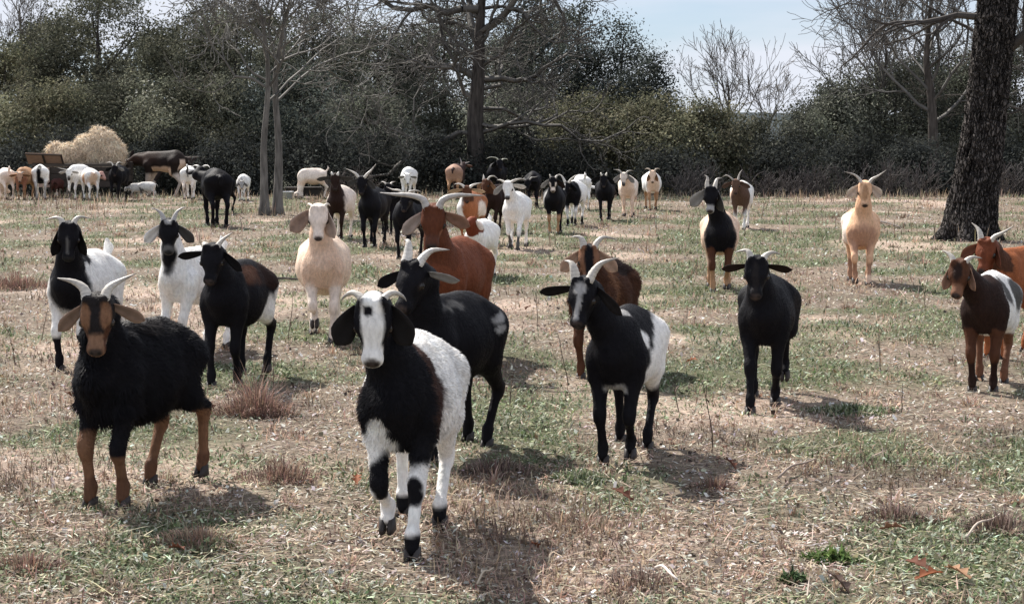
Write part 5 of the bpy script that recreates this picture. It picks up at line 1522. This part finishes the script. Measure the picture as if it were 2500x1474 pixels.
# ------------------------------------------------------------------ hay feeder, donkeys, trough
def box_mesh(name, sx, sy, sz, col, mat, bev=0.008):
    """a bevelled plank or post centred on its own origin"""
    x, y, z = sx / 2, sy / 2, sz / 2
    b = min(bev, x * 0.4, y * 0.4, z * 0.4)
    V, F3, F4 = [], [], []
    idx = {}
    for ix in (-1, 1):
        for iy in (-1, 1):
            for iz in (-1, 1):
                for ax in range(3):
                    p = [ix * (x - b), iy * (y - b), iz * (z - b)]
                    p[ax] = (ix * x, iy * y, iz * z)[ax]
                    idx[(ix, iy, iz, ax)] = len(V)
                    V.append(p)
    for ax in range(3):
        o1, o2 = (ax + 1) % 3, (ax + 2) % 3
        for s in (-1, 1):
            c = []
            for a, bb in ((-1, -1), (1, -1), (1, 1), (-1, 1)):
                k = [0, 0, 0]; k[ax] = s; k[o1] = a; k[o2] = bb
                c.append(idx[(k[0], k[1], k[2], ax)])
            F4.append(c if s > 0 else c[::-1])
        for a in (-1, 1):
            for bb in (-1, 1):
                def K(sv, which):
                    k = [0, 0, 0]; k[ax] = sv; k[o1] = a; k[o2] = bb
                    return idx[(k[0], k[1], k[2], which)]
                c = [K(-1, o1), K(1, o1), K(1, o2), K(-1, o2)]
                F4.append(c if a * bb < 0 else c[::-1])
    for ix in (-1, 1):
        for iy in (-1, 1):
            for iz in (-1, 1):
                c = [idx[(ix, iy, iz, k_)] for k_ in range(3)]
                F3.append(c if ix * iy * iz > 0 else c[::-1])
    V = np.array(V)
    c = np.tile(np.array(col), (len(V), 1)) * (1 + 0.12 * rng.standard_normal((len(V), 1)))
    return mesh_np(name, V, [np.array(F4), np.array(F3)], np.clip(c, 0.01, 0.8), False, [mat])

DARKW = (0.045, 0.038, 0.034)
d0 = 40.5
c = at_depth(206, 480, d0)
fz0 = float(gz(c[0], d0)[0])
o = thing('hay_feeder', 'dark wooden hay feeder with a tilted brown board at its left end', 'feeder', (c[0], d0, fz0))
Lx, Ly, zt = 2.02, 1.3, 0.80
for sx in (-1, 1):
    for sy in (-1, 1):
        obj('post', box_mesh('post', 0.09, 0.09, 0.86, DARKW, M_WOOD), o, (sx * (Lx / 2 - 0.05), sy * Ly / 2, 0.40))
for sy in (-1, 1):
    obj('rail', box_mesh('rail', Lx, 0.05, 0.07, (0.07, 0.06, 0.052), M_WOOD), o, (0, sy * (Ly / 2 + 0.072), zt - 0.03))
    for i in range(3):
        obj('plank', box_mesh('plank', Lx - 0.02, 0.03, 0.145, DARKW, M_WOOD), o, (0, sy * (Ly / 2 + 0.062), 0.645 - 0.155 * i))
for sx in (-1, 1):
    for i in range(2):
        obj('plank', box_mesh('plank', 0.03, Ly - 0.12, 0.15, DARKW, M_WOOD), o, (sx * (Lx / 2 - 0.03), 0, 0.60 - 0.16 * i))
obj('floor_board', box_mesh('floor_board', Lx - 0.14, Ly - 0.12, 0.04, DARKW, M_WOOD), o, (0, 0, 0.42))
bd = obj('board', box_mesh('board', 0.84, 0.025, 0.38, (0.20, 0.135, 0.10), M_WOOD), o, (-0.68, -Ly / 2 - 0.17, zt + 0.11))
bd.rotation_euler = (R(48), R(2), 0)
for q, (px_, pz_, w_, h_) in enumerate([(0, 0.176, 0.84, 0.028), (-0.02, -0.01, 0.05, 0.33), (0.40, -0.01, 0.035, 0.33)]):
    obj('batten', box_mesh('batten', w_, 0.02, h_, (0.03, 0.025, 0.022), M_WOOD), bd, (px_, -0.0235, pz_))
obj('hanging_sheet', box_mesh('hanging_sheet', 0.27, 0.02, 0.46, (0.36, 0.27, 0.23), M_WOOD), o, (-0.74, -Ly / 2 - 0.105, 0.49))

hb = Body()
def hpnt(px, py, dy=0.0):
    p = at_depth(px, py, d0)
    return (p[0] - c[0], dy, p[2] - fz0)
for (x1, y1, x2, y2, r) in [(250, 346, 252, 352, 0.27), (272, 374, 270, 376, 0.275), (215, 366, 218, 368, 0.30), (165, 379, 180, 378, 0.25), (136, 374, 140, 376, 0.19), (200, 388, 268, 388, 0.22), (242, 328, 246, 335, 0.13)]:
    a_, b_ = hpnt(x1, y1), hpnt(x2, y2)
    hb.add(a_, b_, r, r, 0.07, 1.0)
Vh, Qh = hb.mesh(0.035)
Nh = vert_normals(Vh, Qh)
Vh = Vh + Nh * (0.07 * fbm(Vh * 4.5, 501, 3))[:, None]
Vh[:, 2] = np.maximum(Vh[:, 2], 0.45)
Ch = np.array([0.68, 0.57, 0.44]) * (1 + 0.3 * fbm(Vh * 6, 502, 3))[:, None]
ho = thing('hay_pile', 'tall loose heap of pale golden hay on the dark feeder', 'hay', (c[0], d0, fz0))
obj('heap', mesh_np('heap', Vh, [Qh], np.clip(Ch, 0.05, 0.8), True, [M_HAY]), ho)
fm = fur_mesh(Vh, Qh, vert_normals(Vh, Qh), Ch * 1.15, np.where(Vh[:, 2] > 0.72, 1.0, 0.05), 9000, 0.16, 0.012, 1.0, 'straws', 1.3, (0.2, 0, -0.5))
fm.materials.clear(); fm.materials.append(M_HAY)
obj('straws', fm, ho, kind='stuff')
# horns of the goat behind the hay
goat('white-horned pale goat peering over the left end of the hay', (132, 470), (133, 349), 6, 1.15, dict(base=PALE), horns=[(0, 0, 0), (0.02, 0.04, 0.0), (0.07, 0.06, 0.02), (0.13, 0.03, 0.04)], horn_c=(0.72, 0.7, 0.64), ears=('out', 'half'), ear_c=PALE, h=0.027, hpitch=50)

def donkey(label, px, py, d, yaw, s, coat_dark, head_low=True):
    p_ = at_depth(px, py, d)
    og = np.array([p_[0], d, float(gz(p_[0], d)[0])])
    B = Body()
    B.add((0, -0.34, 0.81), (0, 0.12, 0.79), 0.195, 0.21, 0.06, 0.88)
    B.add((0, 0.10, 0.80), (0, 0.36, 0.86), 0.20, 0.19, 0.08, 0.92)
    B.add((0, 0.34, 0.90), (0, 0.46, 0.84), 0.165, 0.135, 0.06, 0.95)
    B.add((0, -0.36, 0.98), (0, 0.3, 1.0), 0.06, 0.07, 0.1)
    B.add((0, -0.46, 0.84), (0, -0.74, 0.86), 0.17, 0.125, 0.08, 0.75, 'neck')
    B.add((0, -0.74, 0.86), (0, -0.98, 0.76), 0.125, 0.10, 0.06, 0.75, 'neck')
    B.add((0, -0.70, 0.985), (0, -0.42, 1.02), 0.035, 0.03, 0.05, 0.6, 'mane')
    B.add((0, -1.00, 0.76), (0, -1.10, 0.60), 0.105, 0.085, 0.05, 0.85, 'head')
    B.add((0, -1.10, 0.60), (0, -1.19, 0.40), 0.08, 0.06, 0.04, 0.85, 'head')
    B.add((0, -1.19, 0.41), (0, -1.20, 0.37), 0.066, 0.058, 0.03, 0.95, 'muzzle')
    for i_, sx in enumerate((-1, 1)):
        dy = 0.07 * sx
        kn = ik((sx * 0.12, -0.34, 0.62), (sx * 0.10, -0.40 + dy, 0.12), 0.28, 0.24, -1)
        B.add((sx * 0.12, -0.35, 0.74), (sx * 0.12, -0.34, 0.58), 0.12, 0.075, 0.06, 1, 'leg')
        B.add((sx * 0.12, -0.34, 0.60), kn, 0.07, 0.042, 0.03, 1, 'leg')
        B.add(kn, (sx * 0.10, -0.40 + dy, 0.12), 0.040, 0.030, 0.02, 1, 'leg')
        B.add((sx * 0.10, -0.40 + dy, 0.13), (sx * 0.10, -0.43 + dy, 0.05), 0.038, 0.036, 0.02, 1, 'leg')
        hk = ik((sx * 0.12, 0.34, 0.60), (sx * 0.11, 0.46 - dy, 0.12), 0.30, 0.27, 1)
        B.add((sx * 0.10, 0.36, 0.80), (sx * 0.12, 0.32, 0.58), 0.17, 0.10, 0.06, 1, 'leg' if 0 else 'torso')
        B.add((sx * 0.12, 0.33, 0.60), hk, 0.095, 0.045, 0.04, 1, 'leg')
        B.add(hk, (sx * 0.11, 0.46 - dy, 0.12), 0.042, 0.030, 0.02, 1, 'leg')
        B.add((sx * 0.11, 0.46 - dy, 0.13), (sx * 0.11, 0.43 - dy, 0.05), 0.038, 0.036, 0.02, 1, 'leg')
    B.add((0, 0.60, 0.90), (0, 0.66, 0.72), 0.035, 0.03, 0.03, 1, 'tail')
    B.add((0, 0.66, 0.72), (0, 0.66, 0.42), 0.03, 0.035, 0.02, 1, 'tail')
    V, Q = B.mesh(0.022)
    G = B.groups(V)
    wob = fbm(V * 7, 601, 3)
    col = np.tile(np.array(coat_dark), (len(V), 1)) * (1 + 0.3 * wob)[:, None]
    red = sstep(0.0, 0.35, -V[:, 1] + 0.1) * sstep(0.7, 0.9, V[:, 2]) * 0.2
    col = col * (1 - red[:, None]) + np.array((0.10, 0.045, 0.028)) * red[:, None]
    pale = np.array((0.62, 0.43, 0.30))
    belly = (1 - sstep(0.68, 0.74, V[:, 2] + 0.03 * wob)) * (np.abs(V[:, 1]) < 0.34) * (G == 'torso')
    but = sstep(0.43, 0.48, V[:, 1] + 0.02 * wob) * (1 - sstep(0.84, 0.90, V[:, 2])) * (np.abs(V[:, 0]) < 0.15) * (G != 'tail')
    leg = (1 - sstep(0.50, 0.58, V[:, 2] + 0.04 * wob)) * (G == 'leg')
    mz = (G == 'muzzle').astype(float)
    for mk, cc in ((belly, pale), (but, (0.66, 0.52, 0.43)), (leg, (0.50, 0.43, 0.38)), (mz, (0.5, 0.45, 0.42))):
        col = col * (1 - mk[:, None]) + np.array(cc) * mk[:, None]
    o = thing('donkey', label, 'donkey', tuple(og), -R(yaw))
    obj('body', mesh_np('body', V * s, [Q], np.clip(col, 0.006, 0.8), True, [M_COAT]), o)
    for sx in (-1, 1):
        obj('ear', ear_mesh((sx * 0.06, -0.97, 0.85), (sx * 0.35, 0.2, 0.9), (sx * 0.5, -0.8, 0.1), 0.26, 0.09, s, coat_dark, (0.25, 0.2, 0.17), 0.0), o)
    hm = hoof_mesh(s * 1.3, (0.05, 0.045, 0.04))
    for sx in (-1, 1):
        dy = 0.07 * sx
        for fx_, fy_ in ((sx * 0.10, -0.43 + dy), (sx * 0.11, 0.43 - dy)):
            obj('hoof', hm, o, (fx_ * s, fy_ * s, 0))
    return o

donkey('dark brown donkey with pale belly and legs, feeding with lowered head at the hay', 402, 486, 41.0, 112, 1.03, (0.020, 0.014, 0.012))
donkey('second dark donkey standing half hidden beyond the pale-bellied donkey', 492, 486, 44.0, 80, 1.0, (0.035, 0.029, 0.028))

# dark salt trough and white tub
d1 = 39.0
c1_ = at_depth(742, 486, d1)
z1 = float(gz(c1_[0], d1)[0])
o = thing('salt_trough', 'low dark trough on short legs behind the cream goat', 'trough', (c1_[0], d1, z1))
obj('top_rim', box_mesh('top_rim', 0.80, 0.40, 0.035, DARKW, M_WOOD), o, (0, 0, 0.235))
obj('side_board', box_mesh('side_board', 0.74, 0.03, 0.16, DARKW, M_WOOD), o, (0, -0.16, 0.135))
obj('side_board', box_mesh('side_board', 0.74, 0.03, 0.16, DARKW, M_WOOD), o, (0, 0.16, 0.135))
for sx in (-1, 1):
    for sy in (-1, 1):
        obj('leg', box_mesh('leg', 0.06, 0.05, 0.215, DARKW, M_WOOD), o, (sx * 0.36, sy * 0.12, 0.10))
c2_ = at_depth(703, 486, d1 - 0.5)
z2 = float(gz(c2_[0], d1 - 0.5)[0])
o = thing('feed_tub', 'small pale grey feed tub standing by the dark trough', 'tub', (c2_[0], d1 - 0.5, z2))
prof = [(0.08, 0.0), (0.10, 0.005), (0.125, 0.15), (0.135, 0.152), (0.135, 0.168), (0.118, 0.168), (0.095, 0.03), (0.0, 0.03)]
n = 20
a = np.arange(n) * 2 * math.pi / n
Vt = np.concatenate([np.stack([r * np.cos(a), r * np.sin(a), np.full(n, z)], 1) for r, z in prof[:-1]])
Qt = np.array([[i * n + j, i * n + (j + 1) % n, (i + 1) * n + (j + 1) % n, (i + 1) * n + j] for i in range(len(prof) - 2) for j in range(n)])
Vt = np.vstack([Vt, [[0, 0, 0.03]]])
Tt = np.array([[(len(prof) - 2) * n + j, (len(prof) - 2) * n + (j + 1) % n, len(Vt) - 1] for j in range(n)])
obj('shell', mesh_np('shell', Vt, [Qt, Tt], np.tile((0.55, 0.56, 0.58), (len(Vt), 1)), True, [M_METAL]), o)

# ------------------------------------------------------------------ tufts, stalks, sticks and leaves
def tuft(label, px, py, rad, hgt, n, cols, name='grass_tuft', cat='grass tuft', wid=0.004, lean=0.75, group='dry grass tufts'):
    g_ = ground_at(px, py)
    og = np.array([g_[0], g_[1], float(gz(g_[0], g_[1])[0])])
    rad = rad * 0.72
    rr = rad * rng.random(n) ** 0.65; aa = rng.random(n) * 6.283
    bx, by = rr * np.cos(aa) * (1 + 0.25 * np.sin(3 * aa + px)), rr * np.sin(aa) * 0.8
    rel = rr / rad
    zz = gz(og[0] + bx, og[1] + by) - og[2] + 0.006
    ht = hgt * (0.25 + 1.0 * rng.random(n) ** 1.3) * (1.1 - 0.75 * rel)
    if name == 'grass_tuft':
        out = aa + 0.8 * rng.standard_normal(n)
        ln_ = lean * (0.15 + 1.3 * rel + 0.5 * rng.random(n))
    else:
        out = rng.random(n) * 6.283
        ln_ = lean * (0.3 + 1.1 * rng.random(n))
    ch = blade_mesh(np.stack([bx, by, zz], 1), out, ln_, ht, wid * (0.6 + 0.8 * rng.random(n)), palette(n, cols, 0.25) * (0.75 + 0.4 * rng.random((n, 1))), rng.random(n) * 0.4, 0.45)
    me = join_blades(name, [ch], M_GRASS)
    ob = obj(name, me, None, tuple(og))
    tag(ob, label, cat, group)

REDDRY = [(0.30, 0.19, 0.15), (0.22, 0.14, 0.115), (0.38, 0.26, 0.20), (0.15, 0.10, 0.085)]
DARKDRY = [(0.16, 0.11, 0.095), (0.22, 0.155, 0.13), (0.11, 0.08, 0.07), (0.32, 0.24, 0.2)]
tuft('big reddish brown tuft of dry grass behind the shaggy goat', 625, 1020, 0.27, 0.26, 1200, REDDRY)
tuft('low brown tuft between the shaggy goat and the nearest goat', 690, 1178, 0.26, 0.12, 700, REDDRY)
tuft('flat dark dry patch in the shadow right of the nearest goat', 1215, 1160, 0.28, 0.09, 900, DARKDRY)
tuft('dry pinkish brush at the far left edge behind the goats', 40, 705, 0.55, 0.22, 1100, REDDRY, wid=0.006)
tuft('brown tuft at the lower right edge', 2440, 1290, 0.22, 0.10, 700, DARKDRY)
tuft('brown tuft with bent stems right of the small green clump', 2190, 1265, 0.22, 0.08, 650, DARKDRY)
tuft('small brown tuft right of the patchy goat', 1745, 1195, 0.16, 0.07, 400, REDDRY)
tuft('tawny tuft at the lower left edge of the pasture', 60, 1395, 0.25, 0.07, 700, REDDRY)
tuft('tawny tuft in front of the shaggy goat', 480, 1330, 0.3, 0.065, 800, [(0.36, 0.25, 0.18), (0.27, 0.18, 0.14), (0.45, 0.33, 0.24)])
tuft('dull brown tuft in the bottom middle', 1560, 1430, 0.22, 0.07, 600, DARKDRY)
tuft('bright green leafy clump at the lower right', 2030, 1375, 0.13, 0.07, 420, [(0.10, 0.16, 0.045), (0.14, 0.20, 0.06), (0.075, 0.12, 0.04)], 'green_clump', 'weed clump', 0.010, 1.0, 'green clumps')
tuft('dark green rosette at the bottom right centre', 1935, 1425, 0.06, 0.06, 320, [(0.05, 0.085, 0.035), (0.08, 0.12, 0.05)], 'green_clump', 'weed clump', 0.009, 1.0, 'green clumps')
tuft('green clump in front of the shadow of the plain black goat', 2080, 1010, 0.32, 0.07, 1100, GREEN, 'green_clump', 'weed clump', 0.008, 0.9, 'green clumps')
tuft('green clump at the feet of the patchy goat', 1420, 1175, 0.17, 0.065, 700, GREEN, 'green_clump', 'weed clump', 0.007, 0.9, 'green clumps')

stalks = [(1737, 1108, 150, 'tall thin weed stalk standing alone right of the patchy goat'), (1388, 940, 110, 'tall bare stalk left of the patchy goat\'s chest'), (1310, 800, 80, 'thin stalk midway between the flecked black goat and the patchy goat'), (702, 835, 105, 'tall stalk left of the cream goat\'s front legs'),
          (655, 745, 70, 'short stalk right of the brownish black goat\'s hip'), (38, 890, 85, 'thin stalk at the far left below the black and white goat'), (100, 830, 70, 'small stalk left of the black and white goat\'s leg'), (1245, 985, 70, 'short stalk behind the flecked black goat\'s hind leg'),
          (2445, 560, 60, 'small stalk at the foot of the thick leaning trunk'), (668, 1000, 120, 'forked stalk rising from the big reddish brown tuft'), (1620, 905, 0, ''), (2150, 905, 90, 'lone stalk in the open right of the plain black goat'),
          (2260, 760, 70, 'stalk left of the brown-headed goat\'s ear'), (1660, 1010, 60, 'short stalk between the patchy goat and the plain black goat'), (305, 590, 50, 'tiny stalk right of the black and white goat\'s back'), (640, 620, 60, 'small stalk below the twin bare trunks'),
          (1990, 560, 55, 'small stalk left of the golden cream goat'), (2200, 1010, 70, 'stalk near the green clump in front of the brown-headed goat')]
stalks = [q for q in stalks if q[2]]
for q, (px, py, hp_, lb) in enumerate(stalks):
    g_ = ground_at(px, py)
    og = np.array([g_[0], g_[1], float(gz(g_[0], g_[1])[0])])
    H = hp_ * g_[1] / F_PX
    segs = []
    rt.seed(900 + q)
    rmin[0] = 0.0016
    grow(segs, (0, 0, -0.02), (rt.gauss(0, 0.08), rt.gauss(0, 0.08), 1), H, 0.0034, 1, 0.06, 0.02, 1.4, 0.5, None, 0.28)
    ob = obj('weed_stalk', seg_mesh('weed_stalk', segs, 4, (0.10, 0.075, 0.06), M_TWIG), None, tuple(og))
    tag(ob, lb, 'weed', 'dry weed stalks')

def leaf_mesh(L_, col):
    """a curled lobed oak leaf"""
    V, F = [], []
    nu = 13
    for i in range(nu):
        u = i / (nu - 1)
        w = 0.27 * L_ * math.sin(math.pi * min(1, u * 0.93 + 0.06)) ** 0.8 * (0.70 + 0.42 * math.cos(u * 19))
        z0 = 0.10 * L_ * math.sin(u * 3.1) + 0.10 * L_ * u * u
        for v in (-1, -0.5, 0, 0.5, 1):
            V.append((u * L_ - L_ / 2, v * w, z0 + 0.55 * w * v * v))
    for i in range(nu - 1):
        for j in range(4):
            a = i * 5 + j
            F.append([a, a + 1, a + 6, a + 5])
    V = np.array(V)
    K = len(V)
    V2 = np.vstack([V, V - np.array([0, 0, 0.0015])])
    F = np.array(F)
    F2 = np.vstack([F, F[:, ::-1] + K])
    c = np.tile(np.array(col), (len(V2), 1)) * (1 + 0.25 * fbm(V2 * 60, 7, 2))[:, None]
    return mesh_np('dry_leaf', V2, [F2], np.clip(c, 0.01, 0.7), True, [M_GRASS])

ORANGE, RB, PB = (0.34, 0.125, 0.06), (0.20, 0.085, 0.055), (0.42, 0.25, 0.15)
for q, (px, py, ln, cl, lb) in enumerate([
        (872, 1193, 0.075, ORANGE, 'orange dry leaf left of the nearest goat\'s front legs'), (1518, 1228, 0.10, RB, 'curled red-brown leaf in front of the patchy goat'), (2240, 1405, 0.10, RB, 'dark curled leaf in the lower right corner, upper of two'),
        (2268, 1432, 0.10, ORANGE, 'orange curled leaf in the lower right corner, lower of two'), (2335, 1425, 0.11, PB, 'pale tan leaf standing on edge near the lower right corner'), (1305, 1348, 0.06, ORANGE, 'small orange leaf in the shadow right of the nearest goat'),
        (432, 1364, 0.075, RB, 'brown leaf on bare ground below the shaggy goat'), (512, 1010, 0.09, RB, 'brown leaf at the hip of the shaggy goat'), (168, 978, 0.10, RB, 'brown leaf left of the shaggy goat'),
        (2045, 1450, 0.11, (0.16, 0.11, 0.09), 'grey-brown leaf at the bottom edge right of centre'), (2180, 1310, 0.10, (0.30, 0.17, 0.12), 'flat brown leaf above the bright green clump'), (1780, 1150, 0.09, RB, 'brown leaf below the tall thin weed stalk'),
        (1290, 760, 0.10, RB, 'brown leaf in the pasture left of the patchy goat'), (1690, 890, 0.09, ORANGE, 'small orange leaf left of the plain black goat')]):
    g_ = ground_at(px, py)
    ob = obj('dry_leaf', leaf_mesh(ln, cl), None, (g_[0], g_[1], float(gz(g_[0], g_[1])[0]) + 0.026))
    ob.rotation_euler = (rng.uniform(-0.5, 0.5), rng.uniform(-0.6, 0.1), rng.uniform(0, 6.28))
    tag(ob, lb, 'leaf', 'fallen oak leaves')

for q, (x1, y1, x2, y2, r_, cl, lb) in enumerate([(655, 692, 735, 690, 0.014, (0.11, 0.095, 0.085), 'dark fallen stick behind the cream goat\'s left side'), (1600, 1406, 1655, 1436, 0.006, (0.62, 0.55, 0.5), 'pale broken twig at the bottom right of centre'),
        (1165, 1445, 1205, 1405, 0.004, (0.5, 0.42, 0.32), 'pale straw stalk at the bottom below the nearest goat'), (1900, 1185, 1990, 1140, 0.006, (0.3, 0.24, 0.2), 'grey twig lying in the grass right of the tall weed stalk'), (2140, 545, 2200, 560, 0.018, (0.14, 0.12, 0.11), 'dark fallen branch near the golden cream goat'),
        (2360, 1330, 2440, 1270, 0.005, (0.5, 0.42, 0.35), 'bent pale stem lying at the right edge')]):
    a_, b_ = ground_at(x1, y1), ground_at(x2, y2)
    a_[2] = float(gz(a_[0], a_[1])[0]) + 0.03; b_[2] = float(gz(b_[0], b_[1])[0]) + 0.03
    m1 = a_ * 0.65 + b_ * 0.35 + np.array([0, 0.02, 0.015]); m2 = a_ * 0.3 + b_ * 0.7 + np.array([0, -0.02, 0.01])
    Vv, qv, tv = sweep(catmull([a_, m1, m2, b_], 10), np.linspace(r_, r_ * 0.6, 10), 6)
    og = a_.copy()
    ob = obj('stick', mesh_np('stick', Vv - og, [qv, tv], np.tile(cl, (len(Vv), 1)), True, [M_TWIG]), None, tuple(og))
    tag(ob, lb, 'stick')

# taller dry grass towards the far edge of the pasture
n = 9000
d = 22 + 19.5 * rng.random(n) ** 0.7
x = (rng.random(n) * 2 - 1) * 0.315 * d
keep = rng.random(n) < 0.12 + sstep(0.05, 0.4, fbm2(x, d, 2.2, 707, 3)) + 0.5 * (d > 38)
x, d = x[keep], d[keep]; n = len(x)
ch = blade_mesh(np.stack([x, d, gz(x, d)], 1), rng.random(n) * 6.283, 0.1 + 0.35 * rng.random(n), 0.09 + 0.2 * rng.random(n) ** 2, 0.011 + 0.008 * rng.random(n), palette(n, [(0.36, 0.28, 0.2), (0.26, 0.2, 0.15), (0.45, 0.37, 0.28), (0.17, 0.13, 0.1)], 0.2), rng.random(n) * 0.4, 0.3)
obj('tall_dry_grass', join_blades('tall_dry_grass', [ch], M_GRASS), kind='stuff')
